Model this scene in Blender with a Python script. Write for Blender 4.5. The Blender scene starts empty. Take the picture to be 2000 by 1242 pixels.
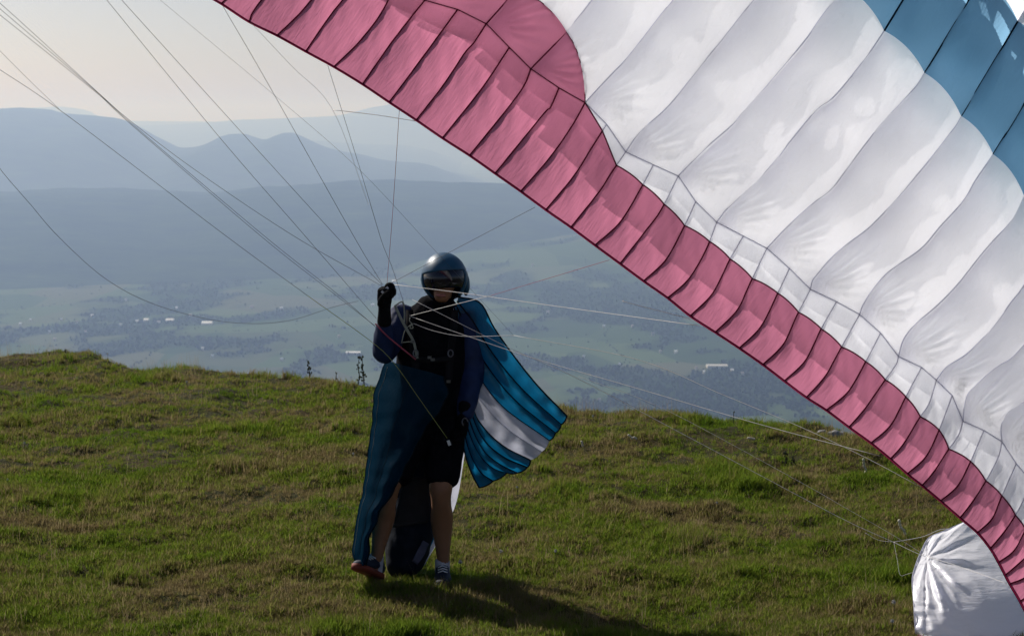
import bpy, bmesh, math, random
import numpy as np
from mathutils import Vector, noise as mnoise, Matrix

R = math.radians
random.seed(7)
rng = np.random.default_rng(7)
S = bpy.context.scene
COL = S.collection

# ------------------------------------------------------------------ camera
F_PX = 4150.0                      # focal length in pixels of the 2000 px wide photograph
PITCH = math.atan(396.0 / F_PX)    # looking slightly down into the valley
CAM_Z = 2.59
cam_d = bpy.data.cameras.new('camera')
cam = bpy.data.objects.new('camera', cam_d)
COL.objects.link(cam)
cam.location = (0, 0, CAM_Z)
cam.rotation_euler = (R(90) - PITCH, 0, 0)
cam_d.sensor_width = 36.0
cam_d.lens = 36.0 * F_PX / 2000.0
cam_d.clip_start = 0.1
cam_d.clip_end = 300000.0
cam_d.dof.use_dof = True
cam_d.dof.focus_distance = 10.6
cam_d.dof.aperture_fstop = 11.0
S.camera = cam

# ------------------------------------------------------------------ sky, sun, exposure
SUN_AZ = 40.0      # degrees to the left of the view axis, beyond the pilot
SUN_EL = 35.0
sun_dir = Vector((-math.sin(R(SUN_AZ)) * math.cos(R(SUN_EL)), math.cos(R(SUN_AZ)) * math.cos(R(SUN_EL)), math.sin(R(SUN_EL))))
world = bpy.data.worlds.new('World')
S.world = world
world.use_nodes = True
wn = world.node_tree.nodes
wl = world.node_tree.links
sky = wn.new('ShaderNodeTexSky')
sky.sky_type = 'NISHITA'
sky.sun_disc = False
sky.sun_elevation = R(SUN_EL)
sky.sun_rotation = R(-SUN_AZ)
sky.altitude = 1400.0
sky.air_density = 0.6
sky.dust_density = 4.2
sky.ozone_density = 1.0
wn['Background'].inputs['Strength'].default_value = 0.073
wl.new(sky.outputs[0], wn['Background'].inputs['Color'])

sun_l = bpy.data.lights.new('sun', 'SUN')
sun_l.energy = 4.6
sun_l.angle = R(0.5)
sun_l.color = (1.0, 0.95, 0.88)
sun = bpy.data.objects.new('sun', sun_l)
COL.objects.link(sun)
sun.rotation_euler = (-sun_dir).to_track_quat('-Z', 'Y').to_euler()
sun.location = (-30, 40, 40)

S.view_settings.view_transform = 'Standard'
S.view_settings.look = 'None'
S.view_settings.exposure = 0.0
S.view_settings.gamma = 1.0
S.view_settings.use_curve_mapping = False
S.render.engine = 'CYCLES'
S.cycles.use_denoising = True
S.cycles.max_bounces = 8
S.cycles.diffuse_bounces = 3
S.cycles.glossy_bounces = 2
S.cycles.transmission_bounces = 4
S.cycles.transparent_max_bounces = 8
S.cycles.volume_bounces = 0
S.cycles.sample_clamp_indirect = 4.0
S.cycles.use_adaptive_sampling = True
S.cycles.adaptive_threshold = 0.01

# ------------------------------------------------------------------ helpers
CP, SP = math.cos(PITCH), math.sin(PITCH)
FWD = Vector((0, CP, -SP))

def P(px, py, d):
    """photo pixel at axial depth d (metres) -> world point"""
    xc = (px - 1000.0) / F_PX * d
    yc = -(py - 621.0) / F_PX * d
    return Vector((xc, d * CP + yc * SP, CAM_Z - d * SP + yc * CP))

def tag(o, label=None, cat=None, group=None, kind=None):
    if label: o['label'] = label
    if cat: o['category'] = cat
    if group: o['group'] = group
    if kind: o['kind'] = kind
    return o

def empty(name, loc=(0, 0, 0)):
    o = bpy.data.objects.new(name, None)
    COL.objects.link(o)
    o.location = loc
    o.empty_display_size = 0.2
    return o

class MB:
    def __init__(s):
        s.v = []; s.f = []; s.uv = None
    def add(s, verts, faces):
        b = len(s.v)
        s.v += [tuple(p) for p in verts]
        s.f += [tuple(i + b for i in f) for f in faces]
    def grid(s, rows, closed=False):
        n, m = len(rows), len(rows[0])
        fs = []
        for i in range(n - 1):
            for j in range(m if closed else m - 1):
                k = (j + 1) % m
                fs.append((i * m + j, i * m + k, (i + 1) * m + k, (i + 1) * m + j))
        s.add([p for r in rows for p in r], fs)
    def tube(s, pts, rad, sides=6, cap=True):
        pts = [Vector(p) for p in pts]
        n = len(pts)
        if not hasattr(rad, '__len__'): rad = [rad] * n
        rows = []
        ref = None
        for i, p in enumerate(pts):
            t = (pts[min(i + 1, n - 1)] - pts[max(i - 1, 0)]).normalized()
            if ref is None:
                ref = Vector((0, 0, 1)) if abs(t.z) < 0.9 else Vector((1, 0, 0))
            a = (ref - t * ref.dot(t)).normalized()
            ref = a
            b = t.cross(a)
            rows.append([p + (a * math.cos(q) + b * math.sin(q)) * rad[i] for q in [2 * math.pi * k / sides for k in range(sides)]])
        b0 = len(s.v)
        s.grid(rows, True)
        if cap:
            s.f.append(tuple(b0 + k for k in range(sides))[::-1])
            s.f.append(tuple(b0 + (n - 1) * sides + k for k in range(sides)))
    def box(s, c, h, ax=None):
        c = Vector(c)
        ax = ax or (Vector((1, 0, 0)), Vector((0, 1, 0)), Vector((0, 0, 1)))
        vs = [c + ax[0] * h[0] * x + ax[1] * h[1] * y + ax[2] * h[2] * z for x in (-1, 1) for y in (-1, 1) for z in (-1, 1)]
        s.add(vs, [(0, 1, 3, 2), (4, 6, 7, 5), (0, 4, 5, 1), (2, 3, 7, 6), (0, 2, 6, 4), (1, 5, 7, 3)])
    def ball(s, c, r, nu=12, nv=8, ax=None):
        c = Vector(c)
        if not hasattr(r, '__len__'): r = (r, r, r)
        ax = ax or (Vector((1, 0, 0)), Vector((0, 1, 0)), Vector((0, 0, 1)))
        rows = []
        for i in range(nv + 1):
            th = math.pi * min(max(i / nv, 0.002), 0.998)
            rows.append([c + ax[0] * r[0] * math.sin(th) * math.cos(2 * math.pi * k / nu) + ax[1] * r[1] * math.sin(th) * math.sin(2 * math.pi * k / nu) + ax[2] * r[2] * math.cos(th) for k in range(nu)])
        b0 = len(s.v)
        s.grid(rows, True)
        s.f.append(tuple(b0 + k for k in range(nu)))
        s.f.append(tuple(b0 + nv * nu + k for k in range(nu))[::-1])
    def mesh(s, name, mat, smooth=True):
        me = bpy.data.meshes.new(name)
        me.from_pydata(s.v, [], s.f)
        if smooth: me.shade_smooth()
        if mat: me.materials.append(mat)
        if s.uv is not None:
            uvl = me.uv_layers.new(name='UVMap')
            li = np.empty(len(me.loops), np.int32)
            me.loops.foreach_get('vertex_index', li)
            uvl.data.foreach_set('uv', np.asarray(s.uv, np.float32)[li].ravel())
        me.update()
        return me
    def obj(s, name, mat, parent=None, smooth=True):
        o = bpy.data.objects.new(name, s.mesh(name, mat, smooth))
        COL.objects.link(o)
        if parent: attach(o, parent)
        return o

def attach(o, parent):
    o.parent = parent
    m = Matrix.Translation(parent.location) if parent.parent is None else parent['_w'] if '_w' in parent else Matrix.Identity(4)
    if parent.parent is None:
        o.matrix_parent_inverse = Matrix.Translation(-Vector(parent.location))

def catmull(pts, n):
    """resample a polyline through Catmull-Rom, n points evenly by arc length"""
    p = np.array(pts, float)
    if len(p) == 2:
        t = np.linspace(0, 1, n)[:, None]
        return p[0] * (1 - t) + p[1] * t
    e = np.vstack([2 * p[0] - p[1], p, 2 * p[-1] - p[-2]])
    out = []
    for i in range(1, len(e) - 2):
        t = np.linspace(0, 1, 16, endpoint=(i == len(e) - 3))[:, None]
        a, b, c, d = e[i - 1], e[i], e[i + 1], e[i + 2]
        out.append(0.5 * (2 * b + (c - a) * t + (2 * a - 5 * b + 4 * c - d) * t ** 2 + (-a + 3 * b - 3 * c + d) * t ** 3))
    q = np.vstack(out)
    s = np.concatenate([[0], np.cumsum(np.linalg.norm(np.diff(q, axis=0), axis=1))])
    t = np.linspace(0, s[-1], n)
    return np.stack([np.interp(t, s, q[:, k]) for k in range(q.shape[1])], 1)

def sstep(a, b, x):
    t = np.clip((np.asarray(x, float) - a) / (b - a), 0, 1)
    return t * t * (3 - 2 * t)

def nz(x, y, z=0.0):
    return mnoise.noise(Vector((x, y, z)))

# ------------------------------------------------------------------ materials
def new_mat(name):
    m = bpy.data.materials.new(name)
    m.use_nodes = True
    nt = m.node_tree
    for n in list(nt.nodes):
        if n.type != 'OUTPUT_MATERIAL': nt.nodes.remove(n)
    return m, nt, nt.nodes['Material Output']

def N(nt, typ, **kw):
    n = nt.nodes.new(typ)
    for k, v in kw.items():
        if k.startswith('_'): setattr(n, k[1:], v)
        else: n.inputs[k.replace('__', ' ')].default_value = v
    return n

def ramp(nt, stops):
    n = nt.nodes.new('ShaderNodeValToRGB')
    e = n.color_ramp.elements
    while len(e) < len(stops): e.new(0.5)
    for i, (p, c) in enumerate(stops):
        e[i].position = p
        e[i].color = (c[0], c[1], c[2], 1) if hasattr(c, '__len__') else (c, c, c, 1)
    return n

def plain(name, col, rough=0.7, spec=0.3, vary=0.15, scale=20.0, bump=0.0, sheen=0.0, metal=0.0):
    m, nt, out = new_mat(name)
    b = N(nt, 'ShaderNodeBsdfPrincipled', Roughness=rough, Metallic=metal)
    b.inputs['Specular IOR Level'].default_value = spec
    tc = N(nt, 'ShaderNodeTexCoord')
    no = N(nt, 'ShaderNodeTexNoise', Scale=scale, Detail=4.0)
    nt.links.new(tc.outputs['Object'], no.inputs['Vector'])
    r = ramp(nt, [(0.3, [c * (1 - vary) for c in col]), (0.7, [min(1, c * (1 + vary)) for c in col])])
    nt.links.new(no.outputs['Fac'], r.inputs[0])
    nt.links.new(r.outputs[0], b.inputs['Base Color'])
    if bump:
        bp = N(nt, 'ShaderNodeBump', Strength=bump, Distance=0.01)
        nt.links.new(no.outputs['Fac'], bp.inputs['Height'])
        nt.links.new(bp.outputs[0], b.inputs['Normal'])
    nt.links.new(b.outputs[0], out.inputs[0])
    return m

def fabric(name, refl, trans, wr=0.25, gloss=0.04, transp=0.0, wscale=(3.0, 26.0), rough=0.35):
    """ripstop nylon: reflects a little, lets the light behind it through"""
    m, nt, out = new_mat(name)
    L = nt.links.new
    tc = N(nt, 'ShaderNodeTexCoord')
    uv = N(nt, 'ShaderNodeUVMap')
    mp = N(nt, 'ShaderNodeMapping')
    mp.inputs['Scale'].default_value = (wscale[0], wscale[1], 1)
    mp.inputs['Rotation'].default_value = (0, 0, R(14))
    L(uv.outputs[0], mp.inputs[0])
    n1 = N(nt, 'ShaderNodeTexNoise', Scale=1.0, Detail=3.0, Roughness=0.55, Distortion=0.6)
    L(mp.outputs[0], n1.inputs['Vector'])
    mp2 = N(nt, 'ShaderNodeMapping')
    mp2.inputs['Scale'].default_value = (wscale[0] * 1.6, wscale[1] * 0.55, 1)
    mp2.inputs['Rotation'].default_value = (0, 0, R(-38))
    L(uv.outputs[0], mp2.inputs[0])
    n2 = N(nt, 'ShaderNodeTexNoise', Scale=1.2, Detail=2.0, Roughness=0.5, Distortion=0.8)
    L(mp2.outputs[0], n2.inputs['Vector'])
    ad = N(nt, 'ShaderNodeMath', _operation='ADD')
    L(n1.outputs['Fac'], ad.inputs[0]); L(n2.outputs['Fac'], ad.inputs[1])
    bp = N(nt, 'ShaderNodeBump', Strength=wr, Distance=0.012)
    L(ad.outputs[0], bp.inputs['Height'])
    # ripstop weave: a very fine check in the cloth's own colour
    ck = N(nt, 'ShaderNodeTexNoise', Scale=2.2, Detail=3.0)
    L(tc.outputs['Object'], ck.inputs['Vector'])
    def tint(c, v):
        r = ramp(nt, [(0.3, [x * (1 - v) for x in c]), (0.7, [min(1, x * (1 + v)) for x in c])])
        L(ck.outputs['Fac'], r.inputs[0])
        return r
    d = N(nt, 'ShaderNodeBsdfDiffuse')
    L(tint(refl, 0.04).outputs[0], d.inputs['Color']); L(bp.outputs[0], d.inputs['Normal'])
    t = N(nt, 'ShaderNodeBsdfTranslucent')
    L(tint(trans, 0.04).outputs[0], t.inputs['Color']); L(bp.outputs[0], t.inputs['Normal'])
    a = N(nt, 'ShaderNodeAddShader')
    L(d.outputs[0], a.inputs[0]); L(t.outputs[0], a.inputs[1])
    g = N(nt, 'ShaderNodeBsdfGlossy', Roughness=rough)
    L(bp.outputs[0], g.inputs['Normal'])
    mx = N(nt, 'ShaderNodeMixShader', Fac=gloss)
    L(a.outputs[0], mx.inputs[1]); L(g.outputs[0], mx.inputs[2])
    last = mx
    if transp:
        tr = N(nt, 'ShaderNodeBsdfTransparent')
        m2 = N(nt, 'ShaderNodeMixShader', Fac=transp)
        L(mx.outputs[0], m2.inputs[1]); L(tr.outputs[0], m2.inputs[2])
        last = m2
    L(last.outputs[0], out.inputs[0])
    return m

M = {}
M['pink'] = fabric('pink_ripstop', (0.13, 0.03, 0.05), (0.44, 0.148, 0.235), wr=0.20)
M['white'] = fabric('white_ripstop', (0.16, 0.16, 0.17), (0.83, 0.83, 0.86), wr=0.45, wscale=(2.6, 10.0))
M['flap_white'] = fabric('white_flap_ripstop', (0.16, 0.16, 0.17), (0.76, 0.77, 0.81), wr=0.15)
M['blue'] = fabric('blue_ripstop', (0.02, 0.06, 0.10), (0.19, 0.36, 0.52), wr=0.2)
M['blue_lower'] = fabric('blue_lower_skin', (0.03, 0.08, 0.12), (0.36, 0.50, 0.58), wr=0.1, transp=0.05)
M['under'] = fabric('white_lower_skin', (0.3, 0.3, 0.3), (0.90, 0.90, 0.91), wr=0.1, gloss=0.01, transp=0.14)
M['under_flap'] = fabric('white_lower_flap', (0.3, 0.3, 0.3), (0.68, 0.68, 0.70), wr=0.1, gloss=0.02, transp=0.42)
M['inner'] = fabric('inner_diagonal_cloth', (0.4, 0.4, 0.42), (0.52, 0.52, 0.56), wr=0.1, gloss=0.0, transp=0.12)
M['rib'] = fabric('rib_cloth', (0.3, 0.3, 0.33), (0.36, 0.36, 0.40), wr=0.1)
M['rib_pink'] = fabric('rib_cloth_pink', (0.2, 0.08, 0.12), (0.40, 0.13, 0.21), wr=0.1)
M['seam_pink'] = fabric('dark_red_seam', (0.05, 0.005, 0.016), (0.15, 0.012, 0.045), wr=0.1, gloss=0.0)
M['seam_white'] = fabric('grey_seam', (0.16, 0.16, 0.19), (0.62, 0.62, 0.68), wr=0.1)
M['seam_blue'] = plain('dark_blue_seam', (0.008, 0.02, 0.04), 0.8, 0.1)
M['tip'] = fabric('shiny_white_tip', (0.74, 0.74, 0.79), (0.56, 0.55, 0.62), wr=0.2, gloss=0.07, rough=0.35)
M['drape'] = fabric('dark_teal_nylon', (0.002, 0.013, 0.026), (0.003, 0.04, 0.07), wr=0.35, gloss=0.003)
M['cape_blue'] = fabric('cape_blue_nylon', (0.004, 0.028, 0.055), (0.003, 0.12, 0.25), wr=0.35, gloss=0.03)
M['cape_white'] = fabric('cape_white_nylon', (0.24, 0.24, 0.27), (0.33, 0.34, 0.40), wr=0.35, gloss=0.03)
M['cape_seam'] = plain('cape_seam', (0.004, 0.012, 0.02), 0.8, 0.1)
M['line_dark'] = plain('dark_line', (0.08, 0.07, 0.08), 0.6, 0.3)
M['line_pale'] = plain('pale_line', (0.78, 0.74, 0.70), 0.5, 0.4)
M['line_red'] = plain('red_line', (0.35, 0.06, 0.10), 0.5, 0.3)
M['line_green'] = plain('green_line', (0.32, 0.36, 0.10), 0.5, 0.3)
M['skin'] = plain('skin', (0.25, 0.115, 0.06), 0.55, 0.35, 0.08)
M['black'] = plain('black_cloth', (0.005, 0.005, 0.007), 0.95, 0.05, 0.3, 30, 0.3)
M['navy'] = plain('navy_sleeve', (0.005, 0.018, 0.075), 0.7, 0.3, 0.2, 14, 0.5)
M['shorts'] = plain('black_shorts', (0.005, 0.005, 0.007), 0.95, 0.05, 0.3, 24, 0.4)
M['glove'] = plain('black_glove', (0.005, 0.005, 0.006), 0.9, 0.08)
M['sock'] = plain('white_sock', (0.42, 0.42, 0.48), 0.9, 0.1)
M['shoe'] = plain('dark_shoe', (0.008, 0.016, 0.035), 0.7, 0.3)
M['sole'] = plain('orange_sole', (0.20, 0.035, 0.018), 0.7, 0.3)
M['sole_dark'] = plain('dark_sole', (0.03, 0.05, 0.05), 0.7, 0.3)
M['helmet'] = plain('blue_helmet_paint', (0.008, 0.07, 0.14), 0.45, 0.4, 0.1)
M['visor'] = plain('dark_visor', (0.008, 0.009, 0.02), 0.08, 0.6, 0.05)
M['pod'] = plain('navy_pod_cloth', (0.005, 0.008, 0.018), 0.8, 0.2, 0.3, 12, 0.5)
M['pod_grey'] = plain('grey_pod_panel', (0.030, 0.027, 0.030), 0.85, 0.2, 0.2, 20, 0.4)
M['strap'] = plain('grey_webbing', (0.010, 0.010, 0.012), 0.9, 0.08)
M['strap_pale'] = plain('pale_webbing', (0.26, 0.28, 0.24), 0.7, 0.2)
M['steel'] = plain('steel', (0.16, 0.16, 0.17), 0.3, 0.5, 0.05, metal=1.0)
M['label'] = plain('white_label', (0.7, 0.7, 0.7), 0.6, 0.3)

# ------------------------------------------------------------------ the meadow
CREST = np.array([(-700, 690), (-300, 694), (0, 691), (40, 687), (75, 682), (120, 681.5), (155, 685), (185, 695), (215, 706), (260, 712), (300, 714),
                  (350, 714), (450, 723), (550, 735), (640, 743), (720, 750), (1000, 780), (1110, 792), (1200, 797), (1300, 805), (1400, 813), (1500, 822),
                  (1600, 832), (1700, 846), (1900, 868), (2100, 890), (2700, 930)], float)
HOR = 225.0
def crest_py(ax):             # ax = x / y
    return np.interp(1000 + F_PX * ax, CREST[:, 0], CREST[:, 1])

def bumps(x, y):
    h = 0.0
    h += 0.055 * nz(x * 0.7 + 3.1, y * 0.55, 1.0)
    h += 0.050 * nz(x * 1.9, y * 1.5, 5.0)
    h += 0.050 * max(-0.4, nz(x * 3.9, y * 3.3, 9.0))
    h += 0.014 * nz(x * 9.0, y * 8.0, 13.0)
    return h

_yc = {}
def crest_y(ax):
    py = crest_py(ax)
    return CAM_Z * F_PX / (py - HOR) * 0.985

def ground_z(x, y):
    ax = x / max(y, 1.0)
    z = bumps(x, y)
    yc = crest_y(ax)
    over = max(0.0, y - yc)
    z -= 0.42 * over ** 1.25 if over < 30 else 0.42 * 30 ** 1.25 + (over - 30) * 1.0
    near = max(0.0, 10.0 - y)
    z += 0.055 * near ** 1.2
    z *= 1.0
    return z

def flatten(x, y):           # no bump right where the feet stand
    return 0.0

M_ground, nt, out = new_mat('meadow_soil')
tc = N(nt, 'ShaderNodeNewGeometry')
n1 = N(nt, 'ShaderNodeTexNoise', Scale=1.3, Detail=8.0, Roughness=0.7)
nt.links.new(tc.outputs['Position'], n1.inputs['Vector'])
r1 = ramp(nt, [(0.30, (0.030, 0.036, 0.008)), (0.48, (0.045, 0.044, 0.012)), (0.60, (0.070, 0.050, 0.018)), (0.75, (0.050, 0.034, 0.012))])
nt.links.new(n1.outputs['Fac'], r1.inputs[0])
n2 = N(nt, 'ShaderNodeTexNoise', Scale=40.0, Detail=6.0, Roughness=0.7)
nt.links.new(tc.outputs['Position'], n2.inputs['Vector'])
bp = N(nt, 'ShaderNodeBump', Strength=0.9, Distance=0.03)
nt.links.new(n2.outputs['Fac'], bp.inputs['Height'])
b = N(nt, 'ShaderNodeBsdfPrincipled', Roughness=0.95)
b.inputs['Specular IOR Level'].default_value = 0.1
nt.links.new(r1.outputs[0], b.inputs['Base Color'])
nt.links.new(bp.outputs[0], b.inputs['Normal'])
nt.links.new(b.outputs[0], out.inputs[0])

axs = np.concatenate([np.linspace(-1.6, -0.42, 16), np.linspace(-0.40, 0.40, 200), np.linspace(0.42, 1.6, 16)])
ysl = np.concatenate([np.linspace(2.0, 9.5, 14), np.linspace(9.7, 26.0, 190), np.array([27, 29, 32, 36, 42, 50, 65, 90, 130, 200, 320, 520, 760.0])])
mb = MB()
mb.grid([[Vector((a * y, y, ground_z(a * y, y))) for a in axs] for y in ysl])
meadow = tag(mb.obj('meadow', M_ground), kind='structure')

# ------------------------------------------------------------------ grass
def leaf_mat(name, stops, scale, transl=0.6):
    m, nt, out = new_mat(name)
    L = nt.links.new
    g = N(nt, 'ShaderNodeNewGeometry')
    n = N(nt, 'ShaderNodeTexNoise', Scale=scale, Detail=5.0, Roughness=0.62, Distortion=0.4)
    L(g.outputs['Position'], n.inputs['Vector'])
    oi = N(nt, 'ShaderNodeObjectInfo')
    ma = N(nt, 'ShaderNodeMath', _operation='MULTIPLY_ADD')
    ma.inputs[1].default_value = 0.26
    ma.inputs[2].default_value = -0.13
    L(oi.outputs['Random'], ma.inputs[0])
    ad = N(nt, 'ShaderNodeMath', _operation='ADD')
    L(n.outputs['Fac'], ad.inputs[0]); L(ma.outputs[0], ad.inputs[1])
    r = ramp(nt, stops)
    L(ad.outputs[0], r.inputs[0])
    d = N(nt, 'ShaderNodeBsdfDiffuse')
    t = N(nt, 'ShaderNodeBsdfTranslucent')
    L(r.outputs[0], d.inputs['Color']); L(r.outputs[0], t.inputs['Color'])
    mx = N(nt, 'ShaderNodeMixShader', Fac=transl)
    L(d.outputs[0], mx.inputs[1]); L(t.outputs[0], mx.inputs[2])
    L(mx.outputs[0], out.inputs[0])
    return m
M['grass'] = leaf_mat('meadow_grass', [(0.28, (0.09, 0.160, 0.014)), (0.45, (0.17, 0.235, 0.026)), (0.53, (0.19, 0.190, 0.045)), (0.60, (0.255, 0.205, 0.095)), (0.74, (0.19, 0.145, 0.070))], 0.85)
M['dry'] = leaf_mat('dry_stalks', [(0.3, (0.22, 0.17, 0.09)), (0.7, (0.36, 0.29, 0.17))], 2.0)

def tuft(name, nb, h, spread, width, mat, lean=0.5):
    mb = MB()
    for _ in range(nb):
        a = random.uniform(0, 2 * math.pi)
        rr = spread * math.sqrt(random.random())
        base = Vector((rr * math.cos(a), rr * math.sin(a), -0.01))
        az = random.uniform(0, 2 * math.pi)
        hh = h * random.uniform(0.45, 1.15)
        ln = lean * random.uniform(0.2, 1.2)
        dv = Vector((math.cos(az), math.sin(az), 0))
        sv = Vector((-math.sin(az), math.cos(az), 0)) * width * random.uniform(0.6, 1.3)
        p1 = base + Vector((0, 0, hh * 0.55)) + dv * hh * ln * 0.3
        p2 = base + Vector((0, 0, hh)) + dv * hh * ln
        mb.add([base - sv, base + sv, p1 + sv * 0.8, p1 - sv * 0.8, p2], [(0, 1, 2, 3), (3, 2, 4)])
    me = mb.mesh(name, mat, False)
    return bpy.data.objects.new(name, me)

gcol = bpy.data.collections.new('grass_sources')
srcs = [tuft('a_tuft', 16, 0.045, 0.035, 0.0022, M['grass'], 0.9), tuft('b_tuft', 14, 0.060, 0.03, 0.0022, M['grass'], 0.7),
        tuft('c_tuft', 18, 0.035, 0.045, 0.0025, M['grass'], 1.2), tuft('d_tuft', 22, 0.10, 0.035, 0.0022, M['grass'], 0.6),
        tuft('e_tuft', 5, 0.085, 0.05, 0.0011, M['dry'], 1.1), tuft('f_tuft', 3, 0.22, 0.03, 0.0010, M['dry'], 0.5)]
for o in srcs: gcol.objects.link(o)

def instancer(name, pts, scl, idx, rot, coll, rotx=None):
    me = bpy.data.meshes.new(name)
    n = len(pts)
    me.vertices.add(n)
    me.vertices.foreach_set('co', np.asarray(pts, np.float32).ravel())
    a = me.attributes.new('scl', 'FLOAT', 'POINT'); a.data.foreach_set('value', np.asarray(scl, np.float32))
    a = me.attributes.new('idx', 'INT', 'POINT'); a.data.foreach_set('value', np.asarray(idx, np.int32))
    rv = np.zeros((n, 3), np.float32); rv[:, 2] = rot
    a = me.attributes.new('rot', 'FLOAT_VECTOR', 'POINT'); a.data.foreach_set('vector', rv.ravel())
    me.update()
    o = bpy.data.objects.new(name, me)
    COL.objects.link(o)
    ng = bpy.data.node_groups.new(name + '_nodes', 'GeometryNodeTree')
    ng.interface.new_socket('Geometry', in_out='INPUT', socket_type='NodeSocketGeometry')
    ng.interface.new_socket('Geometry', in_out='OUTPUT', socket_type='NodeSocketGeometry')
    gi = ng.nodes.new('NodeGroupInput'); go = ng.nodes.new('NodeGroupOutput')
    ci = ng.nodes.new('GeometryNodeCollectionInfo')
    ci.inputs['Collection'].default_value = coll
    ci.inputs['Separate Children'].default_value = True
    ci.inputs['Reset Children'].default_value = True
    ip = ng.nodes.new('GeometryNodeInstanceOnPoints')
    ip.inputs['Pick Instance'].default_value = True
    def attr(nm, t):
        q = ng.nodes.new('GeometryNodeInputNamedAttribute'); q.data_type = t
        q.inputs['Name'].default_value = nm
        return q.outputs['Attribute']
    L = ng.links.new
    L(gi.outputs[0], ip.inputs['Points'])
    L(ci.outputs[0], ip.inputs['Instance'])
    L(attr('idx', 'INT'), ip.inputs['Instance Index'])
    er = ng.nodes.new('FunctionNodeEulerToRotation')
    L(attr('rot', 'FLOAT_VECTOR'), er.inputs[0])
    L(er.outputs[0], ip.inputs['Rotation'])
    L(attr('scl', 'FLOAT'), ip.inputs['Scale'])
    L(ip.outputs[0], go.inputs[0])
    md = o.modifiers.new('scatter', 'NODES'); md.node_group = ng
    return o

NT = 170000
u = rng.random(NT)
y0, y1 = 9.6, 25.5
yy = 1.0 / (1 / y0 + u * (1 / y1 - 1 / y0))
aa = rng.uniform(-0.285, 0.285, NT)
pts = []; scl = []; idx = []
for a, y in zip(aa, yy):
    x = a * y
    if y > crest_y(a) + 1.2: continue
    k = nz(x * 0.9, y * 0.9, 21.0) + 0.5 * nz(x * 2.7, y * 2.7, 33.0)
    if random.random() < 0.16 - 0.4 * k: continue
    z = ground_z(x, y)
    s = 0.75 + 0.55 * max(-0.6, k) + random.uniform(-0.2, 0.25)
    q = random.random()
    if nz(x * 1.6, y * 1.6, 51.0) > 0.42 and q < 0.75: i = 3
    elif q < 0.36: i = 0
    elif q < 0.62: i = 1
    elif q < 0.955: i = 2
    elif q < 0.9985: i = 4
    else: i = 5
    if i >= 4: s = random.uniform(0.55, 1.15)
    pts.append((x, y, z)); scl.append(max(0.3, s)); idx.append(i)
for _ in range(1500):                     # longer bleached stalks along the crest
    a = random.uniform(-0.27, 0.2)
    if nz(a * 14, 0, 77) < 0.05: continue
    y = crest_y(a) + random.uniform(-0.9, 0.2); x = a * y
    pts.append((x, y, ground_z(x, y))); scl.append(random.uniform(0.4, 0.95)); idx.append(5 if random.random() < .6 else 4)
grass = instancer('grass', pts, scl, idx, rng.uniform(0, 6.28, len(pts)), gcol)
tag(grass, 'short patchy green and brown meadow grass', 'grass', kind='stuff')

# ------------------------------------------------------------------ valley floor and ridges
M_valley, nt, out = new_mat('valley_fields')
L = nt.links.new
g = N(nt, 'ShaderNodeNewGeometry')
mp = N(nt, 'ShaderNodeMapping'); mp.inputs['Scale'].default_value = (0.0032, 0.0020, 0.0); mp.inputs['Rotation'].default_value = (0, 0, 0.3)
L(g.outputs['Position'], mp.inputs[0])
vo = N(nt, 'ShaderNodeTexVoronoi', Scale=1.0, Randomness=0.9)
L(mp.outputs[0], vo.inputs['Vector'])
sp = N(nt, 'ShaderNodeSeparateColor'); L(vo.outputs['Color'], sp.inputs[0])
rf = ramp(nt, [(0.0, (0.038, 0.066, 0.028)), (0.35, (0.060, 0.098, 0.038)), (0.6, (0.090, 0.130, 0.058)), (0.85, (0.10, 0.108, 0.062)), (1.0, (0.046, 0.078, 0.031))])
L(sp.outputs[0], rf.inputs[0])
mk = N(nt, 'ShaderNodeAttribute'); mk.attribute_name = 'wood'
mix = N(nt, 'ShaderNodeMix', _data_type='RGBA')
L(mk.outputs['Fac'], mix.inputs['Factor'])
mix.inputs[7].default_value = (0.020, 0.037, 0.016, 1)
L(rf.outputs[0], mix.inputs[6])
b = N(nt, 'ShaderNodeBsdfDiffuse'); L(mix.outputs[2], b.inputs['Color'])
L(b.outputs[0], out.inputs[0])

M_forest, nt, out = new_mat('forest_hills')
L = nt.links.new
g = N(nt, 'ShaderNodeNewGeometry')
nf = N(nt, 'ShaderNodeTexNoise', Scale=0.004, Detail=8.0, Roughness=0.65); L(g.outputs['Position'], nf.inputs['Vector'])
rf = ramp(nt, [(0.35, (0.008, 0.018, 0.009)), (0.62, (0.036, 0.060, 0.022)), (0.72, (0.07, 0.10, 0.03))])
L(nf.outputs['Fac'], rf.inputs[0])
b = N(nt, 'ShaderNodeBsdfDiffuse'); L(rf.outputs[0], b.inputs['Color']); L(b.outputs[0], out.inputs[0])

VZ = -700.0
def fbm(x, y, s, o=5):
    t = 0; a = 1.0
    for _ in range(o):
        t += a * nz(x * s, y * s, 3.3 * _); s *= 2.1; a *= 0.5
    return t

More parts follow.
